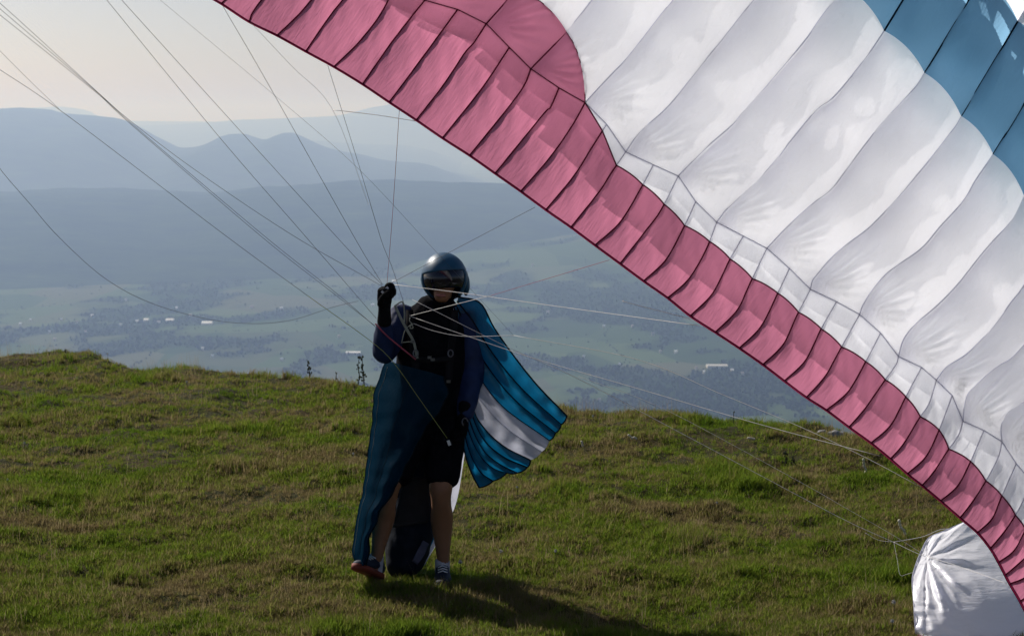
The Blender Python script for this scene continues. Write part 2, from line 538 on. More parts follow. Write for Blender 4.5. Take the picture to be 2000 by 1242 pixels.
def valley_z(x, y):
    z = VZ + 14 * fbm(x, y, 0.0005, 4)
    # foothill on the right and the gentle rise under the first ridge
    z += 200 * math.exp(-(((x - 1500) / 1500) ** 2 + ((y - 10300) / 1500) ** 2)) * (1 + 0.3 * fbm(x, y, 0.001, 4))
    z += 0.0
    return z
mb = MB()
xs = np.concatenate([[-70000, -30000, -12000], np.linspace(-4200, 4200, 190), [12000, 30000, 70000]])
ys = np.concatenate([[-70000, -20000, -3000, 300, 2000], np.linspace(4300, 12500, 190), [16000, 22000, 32000, 48000, 72000]])
mb.grid([[Vector((x, y, valley_z(x, y) if 3000 < y < 14000 and abs(x) < 6000 else VZ)) for x in xs] for y in ys])
def woodness(x, y): return 0.8 * fbm(x, y * 0.55, 0.0012, 3) + 0.75 * fbm(x + 900, y * 0.5, 0.0048, 3)
valley = tag(mb.obj('valley_floor', M_valley), kind='structure')
at = valley.data.attributes.new('wood', 'FLOAT', 'POINT')
at.data.foreach_set('value', np.array([0.92 * float(sstep(-0.02, 0.22, woodness(v[0], v[1]))) for v in mb.v], np.float32))

def ridge(name, prof, dist, foot, depth, rough, x_ext, seed, foots=None):
    """a wooded ridge: crest profile given as the skyline seen from the meadow, at its own distance"""
    prof = np.array(prof, float)
    n = 240
    pxs = np.linspace(prof[0, 0] - 10, prof[-1, 0] + 10, n)
    sm = catmull(prof, 400)
    mb = MB(); rows = []
    vs = np.concatenate([np.linspace(0, 1, 26), np.linspace(1.06, 2.0, 8)])
    for v in vs:
        row = []
        for px in pxs:
            py = np.interp(px, sm[:, 0], sm[:, 1])
            yb = dist
            top = P(px, py, dist / CP).z
            top += rough * fbm(px * 0.02 + seed, 0.0, 1.0, 5)
            x0 = (px - 1000) / F_PX * dist
            if v <= 1:
                y = dist - (depth if not foots else float(np.interp(px, foots[0], foots[1]))) * (1 - v)
                h = VZ + foot + (top - VZ - foot) * (math.sin(v * math.pi / 2) ** 1.15)
                h += (1 - v) * v * 4 * (top - VZ) * 0.16 * fbm(x0, y, 2.2 / depth, 5)
                x = x0 * (0.55 + 0.45 * (y / dist)) 
            else:
                y = dist + depth * (v - 1) * 1.2
                h = top + (VZ - 60 - top) * (v - 1) ** 0.9
                x = x0
            row.append(Vector((x, y, h)))
        rows.append(row)
    mb.grid(rows)
    return tag(mb.obj(name, M_forest), kind='structure')

ridge('near_ridge', [(-900, 385), (-400, 380), (0, 373), (60, 370), (150, 367), (250, 367), (330, 372), (420, 375), (480, 367), (560, 362), (640, 356), (720, 350), (800, 352), (900, 355), (990, 358), (1100, 372), (1300, 400), (1600, 420), (2100, 430), (2700, 440)], 13500, -25, 4200, 7, 0, 1.0, ([-900, 0, 450, 700, 900, 1150, 2700], [5700, 5500, 5200, 4800, 4300, 3700, 3600]))
ridge('middle_ridge', [(-900, 250), (-300, 225), (0, 213), (40, 211), (100, 214), (130, 222), (180, 226), (240, 233), (280, 250), (320, 275), (345, 287), (390, 286), (420, 275), (445, 264), (480, 262), (510, 271), (530, 270), (552, 262), (572, 260), (600, 270), (640, 288), (700, 300), (760, 313), (840, 322), (900, 345), (960, 362), (1200, 390), (2000, 400), (2700, 400)], 21000, 0, 6000, 7, 0, 5.0)
ridge('far_ridge', [(-900, 300), (0, 295), (400, 290), (560, 279), (620, 275), (700, 280), (800, 285), (860, 300), (960, 335), (1200, 350), (2700, 340)], 31000, 0, 7000, 10, 0, 9.0)
ridge('distant_ridge', [(-900, 255), (0, 250), (250, 246), (350, 243), (450, 236), (560, 231), (640, 228), (680, 222), (720, 213), (760, 205), (800, 201), (900, 205), (1200, 225), (2700, 240)], 40000, 0, 8000, 10, 0, 2.0)
ridge('faint_ridge', [(-900, 225), (-200, 218), (60, 212), (110, 211), (150, 213), (200, 222), (260, 233), (320, 238), (2700, 240)], 47000, 0, 8000, 8, 0, 6.0)

# ------------------------------------------------------------------ woods in the valley
def blob_tree(name, h, w, mat, seed):
    random.seed(seed)
    bm = bmesh.new()
    bmesh.ops.create_icosphere(bm, subdivisions=2, radius=1.0)
    for v in bm.verts:
        k = 1 + 0.35 * nz(v.co.x * 1.8 + seed, v.co.y * 1.8, v.co.z * 1.8)
        v.co = Vector((v.co.x * w * k, v.co.y * w * k, (v.co.z * 0.5 + 0.42) * h * k))
    me = bpy.data.meshes.new(name); bm.to_mesh(me); bm.free()
    me.materials.append(mat)
    return bpy.data.objects.new(name, me)
M['wood'] = plain('woodland_green', (0.022, 0.040, 0.016), 0.9, 0.1, 0.4, 0.2)
wcol = bpy.data.collections.new('wood_sources')
for i, (h, w) in enumerate(((13, 6), (16, 7), (10, 6), (18, 5))): wcol.objects.link(blob_tree('tree_%s' % 'abcd'[i], h, w, M['wood'], i * 7))
random.seed(11)
pts = []; scl = []; idx = []
tries = 0
while len(pts) < 22000 and tries < 200000:
    tries += 1
    y = 1.0 / (1 / 4900 + random.random() * (1 / 11500 - 1 / 4900))
    x = random.uniform(-0.27, 0.27) * y
    f = woodness(x, y)
    hedge = abs(math.sin(x * 0.009 + 2 * nz(x * 0.001, y * 0.001, 7))) < 0.04 or abs(math.sin(y * 0.006 + 2.5 * nz(x * 0.0012, y * 0.001, 17))) < 0.035
    if f > 0.12 or (hedge and random.random() < 0.8) or random.random() < 0.003:
        pts.append((x, y, valley_z(x, y))); scl.append(random.uniform(0.3, 0.6) if f > 0.1 else random.uniform(0.22, 0.42)); idx.append(random.randrange(4))
woods = instancer('valley_woodland', pts, scl, idx, rng.uniform(0, 6.28, len(pts)), wcol)
tag(woods, 'hazy dark woods and hedges spread over the valley floor', 'woodland', kind='stuff')

# ------------------------------------------------------------------ buildings in the valley
M['wall'] = plain('house_wall', (0.62, 0.60, 0.55), 0.8, 0.2)
M['roof_white'] = plain('pale_metal_roof', (0.86, 0.86, 0.86), 0.35, 0.5, 0.04)
M['roof_grey'] = plain('grey_metal_roof', (0.5, 0.5, 0.5), 0.7, 0.2)
M['roof_red'] = plain('tile_roof', (0.42, 0.36, 0.33), 0.7, 0.2)
def valley_pt(px, py):
    d0, d1 = 3500.0, 13000.0
    for d in np.linspace(3500, 12500, 1500):
        p = P(px, py, d)
        if p.z < valley_z(p.x, p.y): return Vector((p.x, p.y, valley_z(p.x, p.y)))
    return P(px, py, 8000)
def house(px, py, wpx, dep, hgt, roofh, roof_m, name, label, cat, group):
    p = valley_pt(px, py)
    w = wpx / F_PX * p.y / 2
    o = empty(name, p)
    mb = MB()
    mb.box(p + Vector((0, 0, hgt / 2 - 1)), (w, dep / 2, hgt / 2 + 1))
    mb.obj('wall', M['wall'], o, False)
    mb = MB()
    a, z = w + 0.6, p.z + hgt
    q = [p.x - a, p.x + a]
    d = dep / 2 + 0.7
    vs = [(q[0], p.y - d, z), (q[1], p.y - d, z), (q[1], p.y, z + roofh), (q[0], p.y, z + roofh), (q[0], p.y + d, z), (q[1], p.y + d, z)]
    vs2 = [(x, y, zz + 0.03) for x, y, zz in vs]
    mb.add(vs2, [(0, 1, 2, 3), (3, 2, 5, 4), (0, 3, 4), (1, 5, 2), (0, 4, 5, 1)])
    mb.obj('roof', roof_m, o, False)
    return tag(o, label, cat, group)
house(405, 634, 20, 42, 6, 6, M['roof_white'], 'warehouse', 'long bright white roofed hall at the edge of the pale green field', 'hall', 'white roofed halls in the valley')
house(332, 628, 15, 34, 6, 5, M['roof_white'], 'warehouse', 'bright white roofed hall second from the field edge, beside a shorter one', 'hall', 'white roofed halls in the valley')
house(286, 628, 9, 30, 6, 5, M['roof_white'], 'warehouse', 'small bright white roofed hall, leftmost of the shining roofs', 'hall', 'white roofed halls in the valley')
house(690, 692, 28, 30, 6, 3, M['roof_white'], 'warehouse', 'pale hall in the valley just above the thin weed stalks', 'hall', 'white roofed halls in the valley')
house(1400, 718, 40, 45, 7, 3, M['roof_grey'], 'warehouse', 'wide pale hall at the far right between pilot and pink wing edge', 'hall', 'white roofed halls in the valley')
house(770, 552, 9, 30, 6, 5, M['roof_white'], 'warehouse', 'white roofed building on the slope just right of the raised glove', 'hall', 'white roofed halls in the valley')
hs = [(372, 618), (310, 632), (246, 588), (180, 619), (236, 637), (97, 651), (107, 666), (396, 684), (415, 699), (550, 705), (728, 598), (492, 602), (662, 660), (550, 605),
      (120, 627), (150, 632), (60, 628), (40, 636), (1360, 722), (1375, 730), (1430, 727), (1450, 733), (1210, 715), (1170, 785), (1320, 690), (1290, 690), (1235, 640), (1275, 655), (1040, 520), (1070, 612), (1180, 640), (1140, 700), (268, 630), (345, 604), (167, 651)]
random.seed(5)
for (px, py) in hs:
    house(px, py, random.uniform(3.5, 6), random.uniform(8, 13), 6, 4, M['roof_white'] if random.random() < 0.55 else M['roof_red'], 'house', 'tiny pale house scattered on the hazy valley floor', 'house', 'houses scattered in the valley')

# ------------------------------------------------------------------ haze
M_haze, nt, out = new_mat('haze_air')
pv = N(nt, 'ShaderNodeVolumePrincipled')
pv.inputs['Color'].default_value = (0.425, 0.60, 1.0, 1)
pv.inputs['Absorption Color'].default_value = (1, 1, 1, 1)
pv.inputs['Density'].default_value = 8.3e-5
pv.inputs['Anisotropy'].default_value = 0.30
pv.inputs['Density Attribute'].default_value = ''
pv.inputs['Temperature Attribute'].default_value = ''
nt.links.new(pv.outputs[0], out.inputs['Volume'])
mb = MB()
mb.box((0, 0, (300 - 900) / 2), (75000, 75000, 600))
haze = tag(mb.obj('haze', M_haze, None, False), 'pale blue summer haze filling the valley', 'haze', kind='stuff')


# ------------------------------------------------------------------ paraglider canopy
# one polyline per rib, traced trailing edge -> crease -> leading edge; k odd = full rib, k even = short rib of the trailing-edge flap
TE = {-3: (240, -101), -2: (323, -53), -1: (378, -22), 0: (432, 8), 1: (486, 43), 2: (541, 70), 3: (597, 101), 4: (652, 131), 5: (708, 165), 6: (760, 200), 7: (813, 235), 8: (864, 270),
      9: (917, 304), 10: (967, 339), 11: (1017, 374), 12: (1066, 410), 13: (1115, 444), 14: (1162, 479), 15: (1211, 515), 16: (1257, 549), 17: (1304, 582), 18: (1348, 617),
      19: (1397, 649), 20: (1444, 680), 21: (1490, 712), 22: (1532, 744), 23: (1575, 776), 24: (1614, 801), 25: (1658, 834), 26: (1701, 865), 27: (1739, 896), 28: (1772, 925),
      29: (1801, 948), 30: (1837, 978), 31: (1875, 1011), 32: (1909, 1040), 33: (1934, 1071), 34: (1950, 1098), 35: (1963, 1123), 36: (1972, 1140), 37: (1992, 1174), 38: (2012, 1215), 39: (2028, 1255)}
CR = {5: (830, 1), 6: (894, 19), 7: (950, 47), 8: (995, 93), 9: (1037, 135), 10: (1092, 172), 11: (1143, 201), 12: (1185, 243), 13: (1222, 297), 14: (1276, 322), 15: (1325, 344),
      16: (1359, 394), 17: (1400, 434), 18: (1452, 461), 19: (1498, 485), 20: (1542, 524), 21: (1583, 565), 22: (1634, 589), 23: (1679, 614), 24: (1720, 650), 25: (1755, 696), 26: (1800, 717),
      27: (1829, 742), 28: (1860, 772), 29: (1881, 822), 30: (1922, 840), 31: (1957, 862), 32: (1985, 905), 33: (2013, 938), 34: (2040, 975), 35: (2062, 1005), 36: (2080, 1035), 37: (2097, 1070), 38: (2110, 1110), 39: (2120, 1150)}
for k in range(-3, 5): CR[k] = (TE[k][0] + 122, TE[k][1] - 162)
PW = {9: (1106, 63), 11: (1143, 201), 12: (1176, 256), 13: (1206, 326), 14: (1256, 360), 15: (1297, 400), 16: (1337, 441), 17: (1386, 472), 18: (1426, 506), 19: (1470, 544), 20: (1519, 573),
      21: (1560, 609), 22: (1604, 642), 23: (1643, 678), 24: (1691, 706), 25: (1729, 741), 26: (1769, 775), 27: (1797, 812), 28: (1834, 840), 29: (1853, 877), 30: (1896, 900), 31: (1926, 938),
      32: (1957, 968), 33: (1982, 1004), 34: (2003, 1035), 35: (2022, 1062), 36: (2036, 1092), 37: (2050, 1125), 38: (2060, 1160), 39: (2072, 1200)}
PW[7] = (1008, -20)
for k in (-3, -1, 1, 3, 5): PW[k] = (TE[k][0] + 195, TE[k][1] - 255)
WB = {11: (1470, -195), 13: (1560, -110), 15: (1650, -25), 17: (1727, 61), 19: (1806, 143), 21: (1877, 227), 23: (1940, 302), 25: (2000, 383), 27: (2058, 455), 29: (2112, 530), 31: (2165, 605), 33: (2215, 680),
      35: (2260, 760), 37: (2300, 850), 39: (2335, 940)}
for k in (9, 7, 5, 3, 1, -1, -3): WB[k] = (1470 - (11 - k) * 43, -195 - (11 - k) * 42)
# inner points of the trailing-edge flap (TE -> crease), pixel offsets come from here, others get a soft bow
LOW = {1: [(505, 8)], 3: [(640, 38), (668, 2)], 5: [(760, 90), (800, 38)], 6: [(800, 147)], 7: [(867, 165), (907, 105), (927, 82)], 8: [(942, 172)],
       9: [(997, 205), (1025, 165)], 10: [(1060, 225), (1075, 210)], 11: [(1077, 304), (1118, 245)], 12: [(1120, 345), (1155, 290)], 13: [(1170, 375), (1194, 338)],
       15: [(1258, 455), (1290, 412)], 17: [(1345, 545), (1378, 490)], 19: [(1440, 605), (1465, 553)], 21: [(1530, 672), (1556, 617)], 23: [(1612, 734), (1640, 684)],
       25: [(1690, 797), (1725, 747), (1750, 712)], 27: [(1765, 866), (1795, 817), (1815, 787)], 29: [(1823, 922), (1851, 880), (1872, 850)], 31: [(1899, 980), (1925, 940), (1950, 892)]}
for k in list(TE):
    if k not in LOW:
        a, c = np.array(TE[k], float), np.array(CR[k], float)
        d = c - a; nrm = np.array([-d[1], d[0]]) / np.linalg.norm(d)
        bow = 0.055 * np.linalg.norm(d)
        LOW[k] = [tuple(a + d * 0.33 + nrm * bow * 0.9), tuple(a + d * 0.67 + nrm * bow)]
        if k % 2 == 0 and k >= 12: LOW[k] = [tuple(a + (np.array(PW[k]) - a) * 0.45 + nrm * bow), PW[k]]
UP = {9: [(1106, 63), (1157, 0), (1225, -90)], 11: [(1165, 177), (1200, 140), (1230, 108), (1298, 21), (1316, 0)], 13: [(1250, 258), (1293, 220), (1325, 185), (1375, 121), (1425, 60), (1472, 0)],
      15: [(1378, 290), (1426, 248), (1450, 220), (1482, 185), (1525, 135), (1572, 80), (1605, 33), (1631, 0)],
      17: [(1420, 408), (1458, 372), (1480, 353), (1520, 307), (1543, 277), (1590, 220), (1605, 206), (1627, 191), (1657, 157), (1697, 105)],
      19: [(1540, 441), (1590, 396), (1627, 366), (1660, 322), (1698, 272), (1725, 237), (1760, 200), (1790, 168)],
      21: [(1587, 548), (1597, 535), (1621, 507), (1655, 477), (1695, 447), (1730, 412), (1750, 390), (1787, 347), (1825, 301), (1862, 252)],
      23: [(1685, 597), (1702, 570), (1726, 540), (1750, 520), (1800, 485), (1837, 442), (1882, 392), (1905, 353)],
      25: [(1762, 670), (1771, 653), (1790, 631), (1830, 597), (1870, 556), (1912, 503), (1940, 470), (1975, 432)],
      27: [(1850, 716), (1887, 692), (1925, 655), (1950, 625), (1975, 590), (2000, 557)],
      29: [(1883, 800), (1890, 771), (1905, 754), (1925, 735), (1950, 715), (1982, 694), (2040, 625)],
      31: [(1955, 840), (1958, 825), (1971, 804), (1997, 786), (2060, 735)], 33: [(2022, 900), (2045, 870), (2110, 800)], 35: [(2075, 980), (2100, 935), (2170, 860)],
      37: [(2110, 1040), (2140, 1000), (2210, 930)], 39: [(2135, 1110), (2170, 1070), (2240, 1010)]}
for k in (-3, -1, 1, 3, 5): UP[k] = [(CR[k][0] + 55, CR[k][1] - 70)]
UP[7] = [(992, 0), (1008, -20), (1100, -135)]

def offs(k, a, b):   # leading-edge continuation beyond the white/blue border
    return (WB[k][0] + a, WB[k][1] + b)
def near_point(line, q):
    d = np.linalg.norm(line - np.array(q, float), axis=1)
    return int(d.argmin())

low, wpw, upp, jpw = {}, {}, {}, {}
for k in TE:
    low[k] = catmull([TE[k]] + LOW[k] + [CR[k]], 81)
    if k in PW and k >= 11: wpw[k] = near_point(low[k], PW[k])
for k in TE:
    if k % 2:
        upp[k] = catmull([CR[k]] + [p for p in UP[k] if np.linalg.norm(np.array(p) - np.array(CR[k])) > 6] + [WB[k]], 141)
        if k <= 9: jpw[k] = near_point(upp[k], PW[k])
        if k == 11: jpw[k] = 0
wpw[11] = 80

TD = np.array([0.819, 0.574]); TN = np.array([0.574, -0.819])
def depth(px, py):
    q = np.array([px - 413.0, py])
    s = float(q @ TN); t = float(q @ TD)
    d = 9.75 - 0.00075 * s + 0.05 * math.cos(t / 420.0)
    d -= 0.30 * float(sstep(1500, 2200, t))
    d += 0.02 * nz(px / 110.0, py / 110.0, 4.0)
    return d
def flapbend(w):      # the flap hangs back from the crease
    return 0.07 * math.sin(math.pi * min(1, max(0, w))) ** 1.0

def lerp(a, b, t): return a * (1 - t) + b * t

glider = empty('paraglider', P(1500, 700, 9.5))
tag(glider, 'huge pink white and blue paraglider wing rising between camera and pilot', 'paraglider')

def patch(name, mat, A, B, bottom, top, depth_fn, nu, nv, off=0.0):
    """Coons patch between two rib lines A and B (pixel polylines bottom->top)"""
    A = catmull(A, nv); B = catmull(B, nv); C = catmull(bottom, nu); D = catmull(top, nu)
    mb = MB(); rows = []; uv = []
    for j in range(nv):
        v = j / (nv - 1); row = []
        for i in range(nu):
            u = i / (nu - 1)
            p = (1 - u) * A[j] + u * B[j] + (1 - v) * C[i] + v * D[i] - ((1 - u) * (1 - v) * A[0] + u * (1 - v) * B[0] + (1 - u) * v * A[-1] + u * v * B[-1])
            row.append(P(p[0], p[1], depth_fn(p[0], p[1], u, v) + off))
            s = float((p - np.array([413, 0])) @ TN); t = float((p - np.array([413, 0])) @ TD)
            uv.append((s / 160.0, t / 160.0))
        rows.append(row)
    mb.grid(rows); mb.uv = uv
    return mb.obj(name, mat, glider)

def bulge(p, q, f, mid=None):
    """boundary curve from p to q pushed towards the leading edge by the inflated cell"""
    p, q = np.array(p, float), np.array(q, float)
    out = []
    for t in np.linspace(0, 1, 13):
        d = np.linalg.norm(q - p)
        out.append(p * (1 - t) + q * t + TN * f * d * 4 * t * (1 - t))
    return out

def half_fn(k, w0f, w1f):
    def fn(px, py, u, v):
        w = lerp(w0f[0], w0f[1], u) * (1 - v) + lerp(w1f[0], w1f[1], u) * v
        amp = math.sin(math.pi * min(1, w)) ** 0.7 if 0 < w < 1 else 0.0
        b = 0.008 * amp * 4 * u * (1 - u)
        wr = 0.0040 * amp * math.sin((u * 9 + w * 26) + 3 * nz(px / 30, py / 30, k)) * (0.3 + abs(u - 0.5))
        return depth(px, py) + flapbend(w) - b + wr
    return fn

def full_fn(k, j0, j1, node):
    node = np.array(node, float)
    def fn(px, py, u, v):
        r = lerp(j0, j1, v)                      # 0 at the crease .. 1 at the white/blue border
        ramp_ = float(sstep(0.0, 0.16, r))
        b = 0.032 * ramp_ * (4 * u * (1 - u)) ** 0.8
        d = np.array([px, py]) - node
        rr = float(np.hypot(*d)); th = math.atan2(d[1], d[0])
        fold = math.exp(-((rr - 75) / 75.0) ** 2) * 4 * u * (1 - u) * float(sstep(0, 0.05, r))
        wr = 0.0085 * fold * math.sin(th * 29 + 2.2 * nz(px / 60, py / 60, k))
        soft = 0.030 * ramp_ * nz(px / 85.0, py / 85.0, 11.0 + k)
        return depth(px, py) - b + wr + soft
    return fn

ks = sorted(TE)
for k in ks[:-1]:
    a, b = low[k], low[k + 1]
    if k >= 11:
        ia, ib = wpw[k], wpw[k + 1]
        mid = bulge(a[ia], b[ib], 0.045 if k > 12 else 0.0)
        fa, fb = ia / 80.0, ib / 80.0
        patch('pink_panel', M['pink'], a[:ia + 1], b[:ib + 1], [a[0], b[0]], mid, half_fn(k, (0, 0), (fa, fb)), 15, 22)
        if ia < 79 or ib < 79:
            A = a[ia:] if ia < 79 else np.array([a[79], a[80]])
            patch('white_flap_panel', M['flap_white'], A, b[ib:], mid, [a[80], b[80]], half_fn(k, (fa, fb), (1, 1)), 15, 12)
    else:
        patch('pink_panel', M['pink'], a, b, [a[0], b[0]], [a[80], b[80]], half_fn(k, (0, 0), (1, 1)), 15, 26)
odd = [k for k in ks if k % 2]
for k in odd[:-1]:
    a, b = upp[k], upp[k + 2]
    bot = [CR[k], CR[k + 1], CR[k + 2]]
    botl = np.vstack([catmull([CR[k], CR[k + 1]], 9), catmull([CR[k + 1], CR[k + 2]], 9)[1:]])
    top = bulge(a[-1], b[-1], 0.085)
    if k <= 9:
        ia, ib = jpw[k], jpw[k + 2]
        mid = bulge(a[ia], b[ib], 0.10)
        A = a[:ia + 1]; B = b[:ib + 1] if ib > 0 else np.array([b[0], b[0] + 1e-3])
        patch('pink_panel', M['pink'], A, B, botl, mid, full_fn(k, 0, ia / 140.0, CR[k]), 25, 20)
        patch('white_panel', M['white'], a[ia:], b[ib:], mid, top, full_fn(k, ia / 140.0, 1, CR[k]), 25, 40)
    else:
        patch('white_panel', M['white'], a, b, botl, top, full_fn(k, 0, 1, CR[k]), 33, 64)
    # leading-edge part: blue band, then a white nose
    a1 = [WB[k], offs(k, 50, -82), offs(k, 111, -185)]; b1 = [WB[k + 2], offs(k + 2, 50, -82), offs(k + 2, 111, -185)]
    t1 = bulge(a1[-1], b1[-1], 0.085)
    patch('blue_panel', M['blue'], a1, b1, top, t1, full_fn(k, 1, 1.4, CR[k]), 17, 20)
    a2 = [a1[-1], offs(k, 215, -360)]; b2 = [b1[-1], offs(k + 2, 215, -360)]
    patch('white_panel', M['white'], a2, b2, t1, bulge(a2[-1], b2[-1], 0.05), full_fn(k, 1.4, 1.9, CR[k]), 13, 10)

def ribbon(name, line, width, mat, w_fn, lift=0.004):
    """a sewn seam: a narrow raised band following the rib line"""
    line = np.array(line, float)
    mb = MB(); rows = []
    n = len(line)
    for i in range(n):
        t = line[min(i + 1, n - 1)] - line[max(i - 1, 0)]
        t = t / (np.linalg.norm(t) + 1e-9); nn = np.array([-t[1], t[0]])
        d = depth(*line[i]) + w_fn(i / (n - 1))
        wpx = (width if not callable(width) else width(i / (n - 1))) * F_PX / d / 2
        q = [(-1, 0.004), (-0.7, -lift), (0.7, -lift), (1, 0.004)]
        rows.append([P(*(line[i] + nn * wpx * s), d + z) for s, z in q])
    mb.grid(rows)
    return mb.obj(name, mat, glider)
for k in ks[:-1]:
    L_ = low[k]
    if k >= 11:
        ribbon('seam', L_[:wpw[k] + 1], 0.0075, M['seam_pink'], lambda f, m=wpw[k] / 80.0: flapbend(f * m))
        if wpw[k] < 78: ribbon('seam', L_[wpw[k]:], 0.0055, M['seam_white'], lambda f, m=wpw[k] / 80.0: flapbend(m + f * (1 - m)))
    else:
        ribbon('seam', L_, 0.0075, M['seam_pink'], flapbend)
for k in odd[:-1]:
    U = upp[k]
    if k <= 9:
        ribbon('seam', U[:jpw[k] + 1], 0.0075, M['seam_pink'], lambda f: 0)
        ribbon('seam', U[jpw[k]:], 0.0062, M['seam_white'], lambda f: 0)
    else:
        ribbon('seam', U, 0.0062, M['seam_white'], lambda f: 0)
    ribbon('seam', catmull([WB[k], offs(k, 50, -82), offs(k, 111, -185)], 24), 0.009, M['seam_blue'], lambda f: 0)
    ribbon('seam', catmull([offs(k, 111, -185), offs(k, 215, -360)], 10), 0.0055, M['seam_white'], lambda f: 0)
# hem of the trailing edge and the joins between the colours
ribbon('trailing_edge_hem', catmull([TE[k] for k in ks], 300), 0.012, M['seam_pink'], lambda f: 0, 0.005)
for k in ks[:-1]:
    if k >= 11:
        m0 = bulge(low[k][wpw[k]], low[k + 1][wpw[k + 1]], 0.045 if k > 12 else 0.0)
        fa, fb = wpw[k] / 80.0, wpw[k + 1] / 80.0
        ribbon('color_join', m0, 0.0065, M['seam_pink'], lambda f, fa=fa, fb=fb: flapbend(lerp(fa, fb, f)) - 0.008 * math.sin(math.pi * min(1, lerp(fa, fb, f))) ** 0.7 * 4 * f * (1 - f) - 0.002)
for k in odd[:-1]:
    if k <= 9:
        m0 = bulge(upp[k][jpw[k]], upp[k + 2][jpw[k + 2]], 0.10)
        f_ = full_fn(k, jpw[k] / 140.0, 1, CR[k])
        ribbon('color_join', m0, 0.005, M['seam_pink'], lambda f, k=k: -0.032 * float(sstep(0, 0.16, lerp(jpw[k], jpw[k + 2], f) / 140.0)) * (4 * f * (1 - f)) ** 0.8)
    ribbon('crease_fold', [np.array(CR[k]) * (1 - t) + np.array(CR[k + 1]) * t for t in np.linspace(0, 1, 8)], 0.0045, M['seam_pink'] if k < 10 else M['seam_white'], lambda f: 0.002)
    ribbon('crease_fold', [np.array(CR[k + 1]) * (1 - t) + np.array(CR[k + 2]) * t for t in np.linspace(0, 1, 8)], 0.0045, M['seam_pink'] if k < 10 else M['seam_white'], lambda f: 0.002)

# inner ribs behind the upper skin; the sun throws their shade and the light of their holes on the cloth
def rib(line, hfun, mat, holes, wf):
    line = np.array(line, float)
    n = len(line); m = 12
    mb = MB(); V_ = []
    s = np.concatenate([[0], np.cumsum(np.linalg.norm(np.diff(line, axis=0), axis=1))]) / F_PX * 9.4
    for i in range(n):
        f = i / (n - 1)
        h = hfun(f)
        jag = 1 + 0.05 * math.sin(i * 2.1) + 0.05 * math.sin(i * 0.83)
        for j in range(m + 1):
            V_.append(P(line[i][0], line[i][1], depth(*line[i]) + wf(f) + 0.006 + h * jag * j / m))
    F_ = []
    for i in range(n - 1):
        for j in range(m):
            hc = hfun((i + 0.5) / n)
            c = ((s[i] + s[i + 1]) / 2, (j + 0.5) / m * hc)
            if any(((c[0] - hx) / ra) ** 2 + ((c[1] - hy) / rb) ** 2 < 1 for hx, hy, ra, rb in holes): continue
            F_.append((i * (m + 1) + j, i * (m + 1) + j + 1, (i + 1) * (m + 1) + j + 1, (i + 1) * (m + 1) + j))
    mb.add(V_, F_)
    mb.obj('rib', mat, glider)
random.seed(3)
for k in ks[:-1]:
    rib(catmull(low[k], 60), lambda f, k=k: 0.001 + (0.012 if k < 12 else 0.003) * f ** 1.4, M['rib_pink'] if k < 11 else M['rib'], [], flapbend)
for k in odd[:-1]:
    Lr = catmull(upp[k], 150)
    tot = np.linalg.norm(np.diff(Lr, axis=0), axis=1).sum() / F_PX * 9.4
    holes = []
    x = 0.16
    while x < tot - 0.1:
        holes.append((x, 0.022 + 0.006 * random.random(), 0.018 + 0.014 * random.random(), 0.007))
        
        x += random.uniform(0.13, 0.2)
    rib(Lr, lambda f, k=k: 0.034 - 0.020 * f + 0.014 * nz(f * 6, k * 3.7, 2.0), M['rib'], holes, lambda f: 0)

# slanted inner cloth between the skins of each white cell, with its round vent holes
random.seed(19)
for k in odd[:-1]:
    if k < 7: continue
    A = catmull(upp[k], 150); B = catmull(upp[k + 2], 150)
    tot = np.linalg.norm(np.diff(A, axis=0), axis=1).sum() / F_PX * 9.4
    x = random.uniform(0.14, 0.22); holes = []
    while x < tot - 0.05:
        holes.append((x, random.uniform(0.18, 0.36), random.uniform(0.035, 0.085), random.uniform(0.06, 0.15)))
        x += random.uniform(0.17, 0.55)
    us = np.linspace(0.04, 0.52, 22); V_ = []; F_ = []
    for j in range(150):
        for u in us:
            p = A[j] * (1 - u) + B[j] * u
            V_.append(P(p[0], p[1], depth(*p) + 0.012 + 0.062 * (u - 0.04) / 0.48 * min(1, 0.5 + j / 60)))
    for j in range(149):
        for i in range(21):
            c = (tot * (j + .5) / 149, (us[i] + us[i + 1]) / 2)
            if any(((c[0] - hx) / ra) ** 2 + ((c[1] - hy) / rb) ** 2 < 1 for hx, hy, ra, rb in holes): continue
            if c[1] > 0.32 + 0.20 * nz(c[0] * 4.5, k * 2.3, 1.0): continue
            F_.append((j * 22 + i, j * 22 + i + 1, (j + 1) * 22 + i + 1, (j + 1) * 22 + i))
    mb = MB(); mb.add(V_, F_); mb.uv = [(p[0], p[2]) for p in mb.v]
    mb.obj('diagonal_rib', M['inner'], glider)

